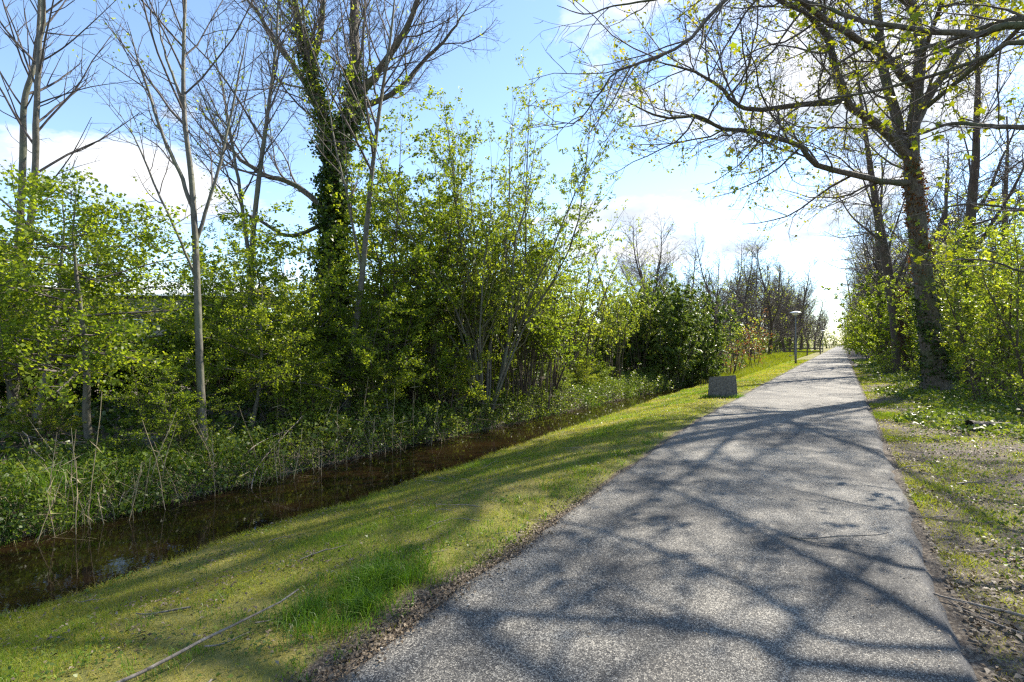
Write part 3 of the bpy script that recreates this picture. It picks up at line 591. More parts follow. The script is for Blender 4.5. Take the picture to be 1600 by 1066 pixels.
# ivied tree
E = gpos(522, 14.); E[2] -= .05
LV_E = [dict(dens=2.8, lmax=3.8, lr=.55, lo=.12, ang=40, sd=12, n=7, wander=.12, up=.09, taper=.3), dict(dens=4.4, lmax=1.6, lr=.6, lo=.1, ang=38, n=5, wander=.16, up=.08), dict(dens=5.6, lmax=.85, lr=.65, ang=40, n=4, wander=.18, up=.06, rmin=.0055), dict(dens=6, lmax=.36, lr=.6, ang=40, n=3, wander=.2, up=.05, rmin=.0042)]
ivt, ske, lve, rng = hero_tree('ivied_tree', E, 53, ([E, PX(522, 520, 14), PX(520, 420, 14), PX(522, 330, 14), PX(520, 250, 14), PX(505, 185, 14), PX(485, 110, 14), PX(468, 40, 14), PX(450, -60, 14), PX(430, -200, 14)], [.3, .26, .24, .22, .2, .15, .12, .09, .06, .02]),
    [([PX(522, 260, 14), PX(545, 190, 14.1), PX(556, 110, 14.2), PX(552, 30, 14.3), PX(560, -80, 14.4), PX(575, -200, 14.4)], [.2, .18, .15, .12, .09, .02]),
     ([PX(550, 160, 14.1), PX(585, 110, 13.8), PX(620, 50, 13.6), PX(655, -20, 13.4), PX(690, -110, 13.2)], [.12, .1, .08, .05, .01]),
     ([PX(553, 170, 14.1), PX(610, 150, 14.3), PX(660, 105, 14.6), PX(705, 60, 14.8), PX(735, 10, 15)], [.09, .07, .055, .04, .01]),
     ([PX(500, 175, 14), PX(460, 100, 14.4), PX(415, 40, 14.8), PX(370, -20, 15)], [.1, .08, .06, .015]),
     ([PX(512, 330, 14), PX(460, 290, 14.3), PX(410, 270, 14.6), PX(360, 220, 15), PX(320, 160, 15.3)], [.09, .075, .06, .04, .01]),
     ([PX(485, 110, 14), PX(500, 30, 14.5), PX(508, -60, 15), PX(520, -160, 15)], [.1, .08, .05, .01]),
     ([PX(512, 350, 14), PX(450, 365, 13.6), PX(390, 330, 13.3), PX(340, 320, 13)], [.06, .05, .035, .01])],
    LV_E, 'large ivy clad tree with a fan of bare branches on the far bank', leafspec=dict(frac=.018, per=4, l=.09, spread=.06), leafmat='fresh')
add_ivy(ivt, E, ske[0][0], ske[0][1], rng, .02, .5, 10000, .22, .10, patch=.2)
add_ivy(ivt, E, ske[0][0], ske[0][1], rng, .44, .78, 2600, .15, .08)
add_ivy(ivt, E, ske[1][0], ske[1][1], rng, .0, .42, 2600, .18, .10, patch=.3)
V, Fq, rv = leafquads(np.repeat(rng.normal(0, .14, (300, 3)) + at_u(ske[0][0], rng.uniform(.2, .85, 300), np.zeros(300, int))[0] + norm(rng.normal(size=(300, 3))) * .32, 8, 0) + rng.normal(0, .07, (2400, 3)), .10, .6, rng, up=.1)
obj('young_leaves', mk_mesh('young_leaves', V, [Fq], rnd=rv), M['fresh'], ivt, 'stuff')

# leafy shrubs and small trees of the far bank
G_BANK = 'shrubs massed along the far bank'
haw_small = tree('hawthorn', gpos(142, 7.6) - np.array((0, 0, .03)), 61, 'small hawthorn with flat sprays of bright leaves hanging above the reeds', h=3.9, r0=.06, bark='pale', curve=.04,
     lv=[dict(dens=11, lmax=2.0, lr=.55, lo=.3, ang=76, sd=10, n=6, wander=.1, up=.01, flat=.5, rmin=.006, taper=.45), dict(dens=8, lmax=.85, lr=.55, lo=.15, ang=50, n=4, wander=.14, up=.02, flat=.45, rmin=.003), dict(dens=9, lmax=.3, lr=.5, ang=45, n=3, wander=.12, up=.04, flat=.6, rmin=.0022)],
     leaf=dict(per=12, l=.055, w=.8, spread=.05), leafmat='haw')
hawA = shrub('hawthorn_shrub', gpos(470, 11.2), 71, 'broad hawthorn shrub in layered leaf at the foot of the ivied tree', 'shrub', h=4.6, stems=6, spread=.4, d1=5.5, d2=8, per=17, l1=2.0, r0=.03, ll=.07)
hawB = shrub('hawthorn_shrub', gpos(655, 12.6), 72, 'dense green hawthorn beside the tall multi-stemmed willow', 'shrub', h=6.9, stems=9, spread=.3, d1=5, d2=7.5, per=16, l1=1.9, r0=.032, ll=.072)
hawC = shrub('hawthorn_shrub', gpos(318, 12.4), 73, 'leafy hawthorn behind the slender young tree', 'shrub', h=3.4, stems=7, spread=.5, d1=5.5, d2=8, per=16, l1=1.8, r0=.028, ll=.07)
for px, Z, rz, sc, src, lab in ((60, 9.2, 1.0, .95, hawC, 'hawthorn leafing out in front of the two stemmed grey tree'), (20, 12, 2.2, .95, hawA, 'hawthorn behind the two stemmed grey tree'), (350, 13, .5, .62, hawB, 'hawthorn growing against the slim bare tree'),
                                (590, 11.0, 2.6, .72, hawA, 'hawthorn under the leaning sapling'), (430, 9.9, 4.1, .62, hawC, 'low hawthorn over the brambles right of the young tree'), (600, 14.5, 4.4, 1.5, hawA, 'tall hawthorn right behind the leaning sapling'), (820, 14.6, 1.3, .92, hawB, 'hawthorn right of the tall willow'),
                                (705, 11.9, .4, .66, hawC, 'low hawthorn at the foot of the tall willow'), (760, 15.5, 5.2, 1.5, hawA, 'hawthorn behind the tall willow')):
    b = gpos(px, Z); dup(src, b, rz, sc, lab)
dup(haw_small, gpos(55, 8.4), 2.2, 1.05, 'small hawthorn with flat bright sprays in front of the two stemmed grey tree')
dup(haw_small, gpos(395, 9.2), 1., .72, 'small hawthorn with flat sprays just right of the slender young tree')
rf = np.random.default_rng(19)
for k in range(17):
    t = 2.6 + 1.05 * k + rf.uniform(-.4, .4); s = float(water_f(np.array(t))) + (rf.uniform(.5, 1.2) if k % 2 else rf.uniform(1.4, 2.6)); b = TS(t, s, float(gz(np.array(t), np.array(s))) - .02)
    dup((hawC, hawA, haw_small)[k % 3], b, rf.uniform(0, 6.28), rf.uniform(.30, .46), 'low young shrub in fresh leaf growing on the bank close to the ditch', 'low young shrubs on the ditch bank')
# tall multi-stemmed willow in young leaf
shrub('tall_willow', gpos(757, 12.8), 75, 'tall multi stemmed willow in sparse fresh leaf rising above the shrubs', 'tree', h=8.4, stems=16, spread=.3, r0=.04, layered=False, per=8, ll=.085, lw=.5, leafmat='fresh', bark='pale', twig='gtwig',
      d1=3.2, l1=2.1, d2=4.2, l2=.85, d3=5, l3=.34, lo=.2, ang=30, up0=.05, twigup=.1, lup=.1, lr=.3)
shrub('slim_willow', gpos(865, 15.8), 76, 'slim willow with airy leaves leaning right beside the tall willow', 'tree', h=6.2, stems=6, spread=.3, r0=.035, layered=False, per=8, ll=.085, lw=.45, leafmat='fresh', twig='gtwig', d1=3.2, l1=1.6, d2=3.4, l2=.7, d3=4, l3=.3, ang=30, up0=.04, twigup=.09, lup=.1, lean=(.12, 0), lr=.35)
# bundles of dark poles under the shrubs
pole = shrub('hazel_poles', gpos(700, 13.4), 77, 'clump of dark upright poles under the tall willow', 'shrub', h=3.6, stems=30, spread=.10, r0=.018, layered=False, per=5, ll=.08, lw=.4, leafmat='haw2', d1=1.5, l1=.5, d2=4, l2=.3, lo=.55, base_r=.75, up0=.03, wander=.03)
for px, Z, rz, sc, lab in ((640, 13.8, 1., .95, 'clump of dark upright poles under the dense hawthorn'), (775, 14.2, 2., 1.05, 'clump of dark upright poles right of the tall willow'), (835, 14.9, 3., .95, 'clump of dark upright poles below the slim willow'), (580, 13.3, 4, .9, 'clump of dark upright poles behind the leaning sapling')):
    dup(pole, gpos(px, Z), rz, sc, lab)
# yellow-green willow bushes further on
wb = shrub('willow_bush', gpos(903, 18.6), 81, 'yellow green willow bush with a fan of bare lower stems', 'shrub', h=5.0, stems=12, spread=.38, r0=.03, layered=False, per=8, ll=.10, lw=.5, leafmat='willow', twig='gtwig', d1=3.6, l1=1.4, d2=5, l2=.55, d3=5, l3=.28, lo=.32, ang=32, up0=.05, twigup=.07, lup=.1, lr=.35)
for px, Z, rz, sc, lab in ((958, 20.8, 1.7, .92, 'yellow green willow bush against the dark bamboo'), (868, 20.5, 3.4, 1.05, 'yellow green willow bush behind the slim willow'), (1000, 24.5, 5., .95, 'yellow green willow bush behind the dark bamboo')):
    dup(wb, gpos(px, Z), rz, sc, lab)
# bamboo clumps
bam = shrub('bamboo_clump', gpos(1035, 24.8), 85, 'dense dark evergreen bamboo clump with pale culms showing', 'bamboo', h=4.9, stems=46, spread=.22, r0=.016, layered=False, per=15, ll=.2, lw=.3, leafmat='bamboo', bark='pale', twig='gtwig', d1=4.2, l1=.7, d2=4.5, l2=.35, lo=.12, base_r=.95, up0=.015, wander=.05, ang=55, twigup=-.06, lup=.15)
dup(bam, gpos(1083, 26.5), 2.1, .98, 'dense bamboo clump nearest the concrete block')
dup(bam, gpos(1005, 26.5), 4.1, .9, 'dense bamboo clump behind the willow bush')

# dark hedge and belt behind the bank
hedge = shrub('hedge_bush', TS(-2, 15.5, gz(-2, 15.5)), 91, 'dark dense bush of the hedge behind the bank', 'shrub', h=2.9, stems=14, spread=.7, layered=False, per=22, ll=.13, lw=.75, leafmat='haw2', d1=4.5, l1=1.3, d2=5, l2=.6, lo=.02, base_r=.5, ang=55, group='dark hedge behind the far bank')
for k, (t, s) in enumerate(((-7, 16.), (-4.5, 15.7), (.6, 15.3), (2.6, 15.2), (4.2, 14.6), (5.8, 14.9), (7.4, 14.4), (9., 14.6), (11.6, 14.6), (14.4, 14.2), (17.5, 13.6), (20.5, 13.2), (24, 12.8), (28, 12.), (32, 11.5), (36, 11.2))):
    dup(hedge, TS(t, s, gz(t, s)), k * 1.3, (1 + .12 * ((k * 5) % 4 - 1.2) + (.25 if t > 9 else 0)) * (.72 if 2 < t < 10 else 1))
LV_ROW = [dict(dens=4.5, lmax=3.6, lr=.45, lo=.1, ang=44, sd=12, n=6, wander=.13, up=.07), dict(dens=4.2, lmax=1.6, lr=.6, lo=.1, ang=40, n=5, wander=.16, up=.06, rmin=.008), dict(dens=4.6, lmax=.85, lr=.6, ang=40, n=3, wander=.16, up=.05, rmin=.008), dict(dens=4.5, lmax=.5, lr=.6, ang=40, n=3, wander=.16, up=.04, rmin=.007)]
jt = gpos(1128, 31.5)
rowA = tree('bare_tree', jt, 95, 'bare grey tree rising above the reddish bush past the bamboo', h=8.8, r0=.13, bark='brown', fork=5, lv=LV_ROW, curve=.05, leaf=dict(frac=.03, per=4, l=.12, spread=.1), leafmat='willow')
rowB = tree('bare_tree', TS(46, 10.5, gz(46, 10.5)), 96, 'bare brown tree in the row beyond the bamboo', h=10, r0=.15, bark='brown', fork=7, lv=LV_ROW, curve=.05, leaf=dict(frac=.04, per=4, l=.14, spread=.1), leafmat='willow', group='bare trees in the row beyond the bamboo')
k = 0
for t, s in ((57, 7.8), (71, 7.6), (82, 7.8), (89, 7.4), (98, 7.4), (106, 7.2), (112, 7.6), (121, 7.2), (130, 7.4), (148, 7), (170, 6.5), (192, 6), (33, 13), (47, 15), (52, 15.5), (60, 9), (66, 15), (76, 13.5), (84, 13), (92, 9), (99, 9), (109, 9), (120, 8.8), (36, 12), (40, 10), (43, 14), (50, 12.5), (54, 9.8), (58, 13), (63, 10.2), (68, 12.5), (73, 9.8), (80, 11.5), (87, 10), (95, 12), (104, 10), (114, 11.5), (125, 10), (140, 11), (158, 9), (180, 10), (205, 8)):
    dup((rowA, rowB)[k % 2], TS(t, s, gz(t, s)), k * 2.1, (.92 + .08 * ((k * 7) % 4)) * (1 + .5 * float(sst(45, 100, t))), 'bare brown tree in the row beyond the bamboo', 'bare trees in the row beyond the bamboo'); k += 1
# undershrubs in front of that row
us = shrub('row_shrub', TS(44, 8.8, gz(44, 8.8)), 97, 'green shrub at the foot of the row beyond the bamboo', 'shrub', h=2.8, stems=10, spread=.55, layered=False, per=8, ll=.14, lw=.6, leafmat='haw', d1=3, l1=1.1, d2=4, l2=.5, lo=.12, base_r=.4, group='shrubs below the row beyond the bamboo', each=False)
for k, (t, s) in enumerate(((38, 9.2), (50, 8.6), (56, 8.4), (62, 8.9), (70, 8.4), (79, 8.6), (90, 8.2), (102, 8.6), (116, 8.2), (134, 8.4), (155, 7.5))):
    dup(us, TS(t, s, gz(t, s)), k * 1.7, .9 + .12 * ((k * 3) % 4))
cop = shrub('copper_tree', gpos(1178, 42), 98, 'copper leaved small tree in the row behind the lamp post', 'tree', h=5.2, stems=6, spread=.3, layered=False, per=4, ll=.15, lw=.6, leafmat='copper', d1=2.6, l1=1.6, d2=4, l2=.7, lo=.25, base_r=.2)
shrub('reddish_bush', gpos(1140, 28.8), 99, 'small reddish leaved bush behind the concrete block', 'shrub', h=2.3, stems=7, spread=.5, layered=False, per=4, ll=.09, lw=.6, leafmat='copper', d1=3, l1=.9, d2=4, l2=.4, lo=.2, base_r=.15)
shrub('leafy_sapling', gpos(1152, 31), 100, 'green leafed sapling beside the bare grey tree', 'tree', h=4.9, stems=3, spread=.2, layered=True, per=6, ll=.11, lw=.6, leafmat='fresh', d1=2.6, l1=1.6, d2=4, l2=.6, lo=.4, base_r=.1)

for k, (t, s) in enumerate(((38, -6), (47, -5), (54, -6.5), (62, -5), (70, -6), (79, -5), (90, -5.5), (102, -4.5), (118, -4.5), (135, -4), (43, -4), (58, -4), (66, -3.6), (75, -3.8), (84, -3.4), (96, -3.6), (110, -3), (126, -3), (150, -3), (172, -2.6), (195, -2.4))):
    dup((rowB, rowA)[k % 2], TS(t, s, gz(t, s)), k * 1.7, 1.4, 'twiggy bare tree between the avenue trees and the wood', 'twiggy bare trees behind the avenue')
# ------------------------------------------------------------------ right hand wood: saplings and shrubs
sap = shrub('wood_sapling', gpos(1555, 14.5), 101, 'yellow green leafy sapling right of the great ivied tree', 'shrub', h=6.2, stems=6, spread=.22, r0=.03, layered=False, per=9, ll=.10, lw=.55, leafmat='fresh', twig='gtwig', d1=4.4, l1=1.6, d2=5.4, l2=.6, d3=4, l3=.28, lo=.1, ang=42, up0=.06, twigup=.05, lr=.35)
for px, Z, rz, sc, lab in ((1610, 12.2, 1.2, .85, 'leafy sapling at the wood edge, out towards the maple'), (1520, 17.5, 2.4, 1.02, 'leafy sapling in front of the slim dark trunk'), (1590, 18, 3.9, 1.15, 'tall leafy sapling deeper in the wood'), (1475, 21.5, 4.6, .95, 'leafy sapling behind the great ivied tree'), (1440, 25, .3, .9, 'leafy sapling between the great tree and the straight brown trunk'), (1650, 15, 2., 1.1, 'leafy sapling under the maple limbs'), (1535, 24, 5.2, 1.2, 'tall leafy sapling behind the slim dark trunk')):
    dup(sap, gpos(px, Z), rz, sc, lab)
lowb = shrub('elder_bush', gpos(1545, 13.2), 103, 'bright low elder bush on the verge right of the great tree', 'shrub', h=1.7, stems=9, spread=.6, r0=.016, layered=True, per=7, ll=.085, lw=.55, leafmat='fresh', d1=4.5, l1=.8, d2=5, l2=.4, lo=.15, base_r=.25, each=False)
for px, Z, rz, sc, lab in ((1592, 13.8, 1., 1.15, 'bright elder bush under the wood edge saplings'), (1500, 18.2, 2., 1.1, 'elder bush just behind the foot of the great tree'), (1436, 19.5, 3., .8, 'low elder bush between the two big trunks'), (1388, 24.5, 4., .95, 'elder bush left of the straight brown trunk'), (1425, 28, 5., 1.3, 'elder bush behind the straight brown trunk'), (1620, 10.4, 2.6, .8, 'elder bush by the mossy log')):
    dup(lowb, gpos(px, Z), rz, sc, lab)
rsh = shrub('avenue_shrub', TS(46, -3.4, gz(46, -3.4)), 105, 'green shrub between the avenue trees on the right', 'shrub', h=5.4, stems=9, spread=.42, layered=False, per=12, ll=.15, lw=.6, leafmat='haw', d1=3, l1=1.6, d2=4, l2=.7, lo=.1, base_r=.4, group='shrubs between the avenue trees', each=False)
for k, (t, s) in enumerate(((30, -5.2), (35, -3.0), (39, -5), (44, -2.6), (36.5, -6.2), (51, -2.4), (55, -3.6), (60, -2.4), (65, -3), (72, -2.3), (78, -2.8), (86, -2.2), (95, -2.6), (104, -2.2), (116, -3.2), (130, -2.8), (146, -3), (165, -2.4), (188, -2), (33, -7), (46, -7.5), (60, -7.5))):
    dup(rsh, TS(t, s, gz(t, s)), k * 1.9, .85 + .14 * ((k * 5) % 4))
# belt that closes the view
for k in range(16):
    t = 235 + 9 * (k % 3); s = -34 + 6.5 * k
    dup((rowB, rowA)[k % 2], TS(t, s, gz(t, s)), k * 1.1, 1.7, 'bare tree of the belt where the path ends', 'belt of trees where the path ends')
    dup(us, TS(t - 5, s + 2, gz(t - 5, s)), k * 2.1, (2.4, 2.4, 1.6), 'shrub of the belt where the path ends', 'shrubs where the path ends')
for k in range(14):
    t = 226 + 5 * (k % 3); s = -30 + 5.5 * k
    dup(rsh, TS(t, s, gz(t, s)), k * 2.3, (2., 2., 1.35), 'dense green bush closing the far end of the path', 'bushes closing the far end of the path')
# belt beyond the field on the left
bt = shrub('field_tree', TS(2, 40, gz(2, 40)), 107, 'pale leafing tree beyond the hedge on the left', 'tree', h=6.5, stems=7, spread=.4, layered=False, per=8, ll=.22, lw=.6, leafmat='willow', d1=2.2, l1=2., d2=3, l2=.9, lo=.15, base_r=.3, group='pale trees beyond the hedge')
for k, (t, s) in enumerate(((-22, 44), (-16, 39), (-9, 42), (-4, 37), (7, 36), (12, 39), (18, 35), (24, 33), (31, 34), (38, 30), (46, 32), (54, 28))):
    dup(bt, TS(t, s, gz(t, s)), k * 1.9, .9 + .12 * ((k * 7) % 4))

# ------------------------------------------------------------------ built things
def box_bm(bm, sx, sy, sz, loc=(0, 0, 0), bev=0., rot=None):
    r = bmesh.ops.create_cube(bm, size=1.); vs_ = r['verts']
    bmesh.ops.scale(bm, vec=(sx, sy, sz), verts=vs_)
    if bev:
        es = list({e for v in vs_ for e in v.link_edges}); rb = bmesh.ops.bevel(bm, geom=es, offset=bev, segments=2, affect='EDGES'); vs_ = list({v for f in rb['faces'] for v in f.verts} | {v for v in vs_ if v.is_valid})
    if rot is not None: bmesh.ops.rotate(bm, cent=(0, 0, 0), matrix=rot, verts=vs_)
    bmesh.ops.translate(bm, vec=loc, verts=vs_); return vs_
def bm_obj(name, bm, m, parent=None, smooth=False):
    me = bpy.data.meshes.new(name); bm.to_mesh(me); bm.free()
    if smooth:
        for p in me.polygons: p.use_smooth = True
    return obj(name, me, m, parent)
def boxo(name, sx, sy, sz, loc, m, parent, bev=.01, rot=None):
    bm = bmesh.new(); box_bm(bm, sx, sy, sz, loc, bev, rot); return bm_obj(name, bm, m, parent)
def lathe(prof, k=24):
    bm = bmesh.new(); rings = []
    for r, z in prof: rings.append([bm.verts.new((r * math.cos(6.28319 * i / k), r * math.sin(6.28319 * i / k), z)) for i in range(k)])
    for a, b in zip(rings, rings[1:]):
        for i in range(k): bm.faces.new((a[i], a[(i + 1) % k], b[(i + 1) % k], b[i]))
    bm.faces.new(rings[0][::-1]); bm.faces.new(rings[-1]); return bm
# concrete block on the lawn
p = np.array(((1129 - 800) / F * 14.8, 14.8, 0)); p[2] = gxy(p[0], p[1])
bm = bmesh.new(); vs_ = box_bm(bm, .79, .36, .68, (0, 0, .25), .012)
for v in bm.verts:
    if v.co.z > .3: v.co.z += .14 * v.co.x
    if v.co.x > 0: v.co.x -= .12 * v.co.z
rr_ = np.random.default_rng(3)
bmesh.ops.subdivide_edges(bm, edges=list(bm.edges), cuts=2, use_grid_fill=True)
for v in bm.verts: v.co += Vector(rr_.normal(0, .003, 3))
blk = bm_obj('concrete_block', bm, M['concrete']); blk.location = p; blk.rotation_euler = (R(-6), R(3), R(-22))
bt_, bs_ = to_ts(p[0], p[1]); g_ = np.random.default_rng(12); a_ = g_.uniform(0, 6.283, 900); BLK = (bt_ + .33 * np.cos(a_) * g_.uniform(.8, 1.5, 900), bs_ + .46 * np.sin(a_) * g_.uniform(.8, 1.4, 900))
tag(blk, 'tilted grey concrete block sitting on the grass beside the path', 'concrete block')
# lamp posts
def lamp(t, s, label, group=None):
    b = TS(t, s); b[2] = gz(t, s); root = thing('lamp_post', b, label, 'lamp post', group)
    bm_obj('pole', lathe([(.075, -.1), (.075, .9), (.062, .95), (.055, 1.0), (.045, 3.55), (.045, 3.62)]), M['steel'], root, True)
    bm_obj('collar', lathe([(.07, 3.56), (.08, 3.6), (.08, 3.68), (.05, 3.72)]), M['steel'], root, True)
    bm_obj('lamp_bowl', lathe([(.1, 3.68), (.2, 3.72), (.26, 3.8), (.27, 3.84)]), M['white'], root, True)
    bm_obj('lamp_shade', lathe([(.40, 3.845), (.42, 3.86), (.34, 3.92), (.15, 3.98), (.03, 4.0)]), M['white'], root, True)
    boxo('door', .012, .07, .3, (-.075, 0, .5), M['steel'], root, .004)
    return root
lp = lamp(44.3, 2.95, 'grey lamp post with white disc head, its whole pole clear of trees')
dup(lp, TS(110, 2.95, gz(110, 2.95)), 0, 1, 'lamp post far along the path beyond the footbridge')
dup(lp, TS(165, 2.95, gz(165, 2.95)), 0, 1, 'small distant lamp post where the path disappears')
dup(lp, TS(104, 8.6, gz(104, 8.6)), 0, 1, 'lamp post half hidden among the bare trees beyond the ditch')
# footbridge
tb, sb = 85., 5.0
br = thing('footbridge', TS(tb, sb, -.3), 'low dark timber footbridge with railings crossing the ditch', 'footbridge', rz=math.atan2(DS[1], DS[0]))
for y in (-.75, .75): boxo('beam', 5.0, .12, .24, (0, y, -.09), M['wood'], br)
for k in range(24): boxo('plank', .185, 1.7, .05, (-2.3 + k * .2, 0, .06), M['wood'], br, .006)
for y in (-.86, .86):
    for x in (-2.4, -.8, .8, 2.4): boxo('post', .1, .1, 1.3, (x, y, .5), M['wood'], br)
    for z in (.62, 1.1): boxo('rail', 5.4, .05, .13, (0, y + (.076 if y > 0 else -.076), z), M['wood'], br)
# pale roofed building behind the hedge
sh = thing('shed', np.array((-17.2, 24., .35)), 'low building with a pale sheet roof behind the hedge', 'building', rz=R(8))
boxo('wall', 9, 6, 3.5, (0, 0, 1.25), M['wall'], sh, .02)
for k in range(9):
    boxo('roof_panel', .985, 3.5, .06, (-4.4 + 1.1 * k, -1.66, 3.62), M['roof'], sh, .01, None)
    boxo('roof_panel', .985, 3.5, .06, (-4.4 + 1.1 * k, 1.66, 3.62), M['roof'], sh, .01, None)
for c in sh.children:
    if c.name.startswith('roof_panel'):
        y = -1.66 if c.data.vertices[0].co.y < 0 else 1.66
        for v in c.data.vertices: v.co.z += -.28 * (abs(v.co.y) - 1.66); v.co.x *= 1.09
boxo('gable', 8.9, 3., .62, (0, 0, 3.3), M['wall'], sh, .02)
for x in (-3, -1, 1, 3):
    f = boxo('window', 1.1, .08, 1., (x, -3.02, 1.7), M['roof'], sh); boxo('pane', .94, .04, .84, (x, -3.05, 1.7), M['glass'], f)
boxo('door', .95, .07, 2.05, (4.0, -3.01, 1.03), M['wood'], sh)

# log on the verge
def stickmesh(name, seed, L, r, n=9, wander=.16, forks=2, k=6):
    rng = np.random.default_rng(seed); P, rr2 = grow(np.array([[-L / 2, 0, 0.]]), np.array([[1., 0, 0]]), np.array([L]), np.array([r]), n, wander, 0, rng, .45)
    P[:, :, 2] = np.abs(P[:, :, 2] * .25) + r * .6; parts = [tubes(P, rr2, k, .06, rng)]
    if forks:
        P2, r2 = spawn(P, rr2, rng, dens=forks / L, lmax=L * .4, lr=.4, lo=.3, hi=.95, ang=42, n=5, wander=.15, up=0, rr=.7, kmax=forks)
        P2[:, :, 2] = np.abs(P2[:, :, 2] * .4) + r * .4; parts.append(tubes(P2, r2, 4))
    return mk_mesh(name, *join(parts), smooth=True)
lg = obj('log', stickmesh('log', 3, .75, .11, 9, .06, 0, 12), M['bark']); q = gpos(1541, 8.9); lg.location = q - np.array((0, 0, .03)); lg.rotation_euler = (0, 0, R(12))
tag(lg, 'short weathered log lying in the ground cover near the great tree', 'log')
st = obj('stone', stickmesh('stone', 4, .5, .13, 7, .05, 0, 9), M['stone']); q = PX(720, 668, 9.9); q = gpos(238, 8.1); st.location = q - np.array((0, 0, .02))
tag(st, 'flat grey stone half sunk in the bank behind the reeds', 'stone')

# fallen sticks
smesh = [stickmesh('stick', 20 + i, L, r, 9, .17, fk) for i, (L, r, fk) in enumerate(((.62, .011, 2), (.42, .007, 1), (.9, .008, 3), (.3, .006, 0), (.24, .009, 1)))]
for m_ in smesh: m_.materials.append(M['stick'])
def put_stick(px, py, i, ang, label, group=None, sc=1.):
    z = 0.
    for _ in range(12):
        Z = (CAM_H - z) * F / (py - HOR); x = (px - 800) / F * Z; t, s = to_ts(x, Z)
        z = float(gz(t, s)) if not (path_r(t) < s < path_l(t)) else .004
    o = obj('fallen_stick', smesh[i], None); o.location = (x, Z, z + .008); o.rotation_euler = (0, 0, R(ang)); o.scale = (sc,) * 3
    t2, s2 = to_ts(x, Z); ex = math.cos(R(ang)); ey = math.sin(R(ang)); dz = (float(gz(*to_ts(x + ex * .2, Z + ey * .2))) - float(gz(*to_ts(x - ex * .2, Z - ey * .2)))) / .4
    if z < 0 or s2 < path_r(t2): o.rotation_euler = (0, -math.atan(dz), R(ang))
    tag(o, label, 'stick', group); return o
put_stick(255, 957, 0, 172, 'thick crooked fallen branch lying on the lawn', sc=.62)
put_stick(345, 1020, 2, 36, 'long thin branch lying on the lawn towards the lush tuft', sc=1.25)
put_stick(510, 866, 1, 30, 'pale bent stick on the lawn between ditch and lush tuft', sc=.9)
put_stick(1325, 852, 2, -22, 'dark thin twig lying on the asphalt', sc=.85)
put_stick(690, 820, 1, 40, 'short stick on the lawn close to the lush tuft', sc=.7)
rg = np.random.default_rng(77)
for k in range(64):
    t = .6 + 10 * rg.uniform() ** 1.3; s = rg.uniform(path_l(t) + .2, water_n(t) - .4); x, y, _ = TS(t, s); o = obj('fallen_stick', smesh[int(rg.integers(0, 5))], None); o.location = (x, y, float(gz(t, s)) + .012)
    o.rotation_euler = (0, 0, rg.uniform(0, 6.28)); o.scale = (rg.uniform(.2, .6),) * 3; tag(o, 'small dry twig fallen on the lawn beside the ditch', 'stick', 'small twigs on the lawn')
for k in range(70):
    t = 3 + 8.5 * rg.uniform() ** 1.4; s = -.62 - rg.uniform() ** 1.6 * 2.6; x, y, _ = TS(t, s); o = obj('fallen_stick', smesh[int(rg.integers(0, 5))], None); o.location = (x, y, float(gz(t, s)) + .012)
    o.rotation_euler = (rg.normal(0, .05), rg.normal(0, .06), rg.uniform(0, 6.28)); o.scale = (rg.uniform(.4, 1.1),) * 3; tag(o, 'dead stick lying among leaf litter on the right verge', 'stick', 'dead sticks on the right verge')

# ------------------------------------------------------------------ grass, reeds, undergrowth
def blades(t, s, h, wd, rng, lean=.5, zoff=0., rv=None, z=None, simple=False):
    n = len(t); x = t * DT[0] + s * DS[0]; y = t * DT[1] + s * DS[1]; zz_ = (gz(t, s) if z is None else z) + zoff
    a = rng.uniform(0, 6.283, n); l = rng.normal(0, lean, (n, 2)); b = np.stack([np.cos(a), np.sin(a), np.zeros(n)], 1) * (wd * .5)[:, None]
    c = np.stack([x, y, zz_ - .008], 1); mid = c + np.stack([l[:, 0] * h * .25, l[:, 1] * h * .25, h * .55], 1); tip = c + np.stack([l[:, 0] * h, l[:, 1] * h, h * np.maximum(1 - .3 * np.hypot(l[:, 0], l[:, 1]), .35)], 1)
    if simple:
        V = np.stack([c - b, c + b, tip], 1).reshape(-1, 3); return V, np.zeros((0, 4), int), np.arange(n * 3).reshape(-1, 3), np.repeat(rng.uniform(0, 1, n) if rv is None else np.clip(rv, 0, 1), 3)
    V = np.stack([c - b, c + b, mid + b * .75, mid - b * .75, tip], 1).reshape(-1, 3); o = np.arange(n) * 5
    Fq = np.stack([o, o + 1, o + 2, o + 3], 1); Ft = np.stack([o + 3, o + 2, o + 4], 1)
    return V, Fq, Ft, np.repeat(rng.uniform(0, 1, n) if rv is None else np.clip(rv, 0, 1), 5)
rg = np.random.default_rng(8)
n = 340000
u = rg.uniform(size=n); t = .2 + 1.2 * (np.exp(u * math.log(1 + 55 / 1.2)) - 1)
s = path_l(t) + .05 + rg.uniform(size=n) ** 1. * (water_n(t) + .02 - path_l(t))
pn = wav(t, s, 1.6) * .5 + wav(t + 9, s, 5.) * .35
edge = sst(.3, .05, s - path_l(t)); keep = rg.uniform(size=n) > (.25 + .45 * (pn < -.25) + .6 * edge); t, s, pn = t[keep], s[keep], pn[keep]
dist = np.hypot(t, s); ww = np.maximum(.0042, .0012 * dist); hh = (.022 + .03 * rg.uniform(size=len(t)) + .07 * sst(water_n(t) - .3, water_n(t), s) * rg.uniform(size=len(t)) ** 2) * (1 + .02 * dist) * (1 + 1.6 * np.clip(pn, 0, 1) ** 2)
V, Fq, Ft, rv = blades(t, s, hh, ww, rg, .75, rv=.5 + .75 * pn + rg.normal(0, .22, len(t)), simple=True)
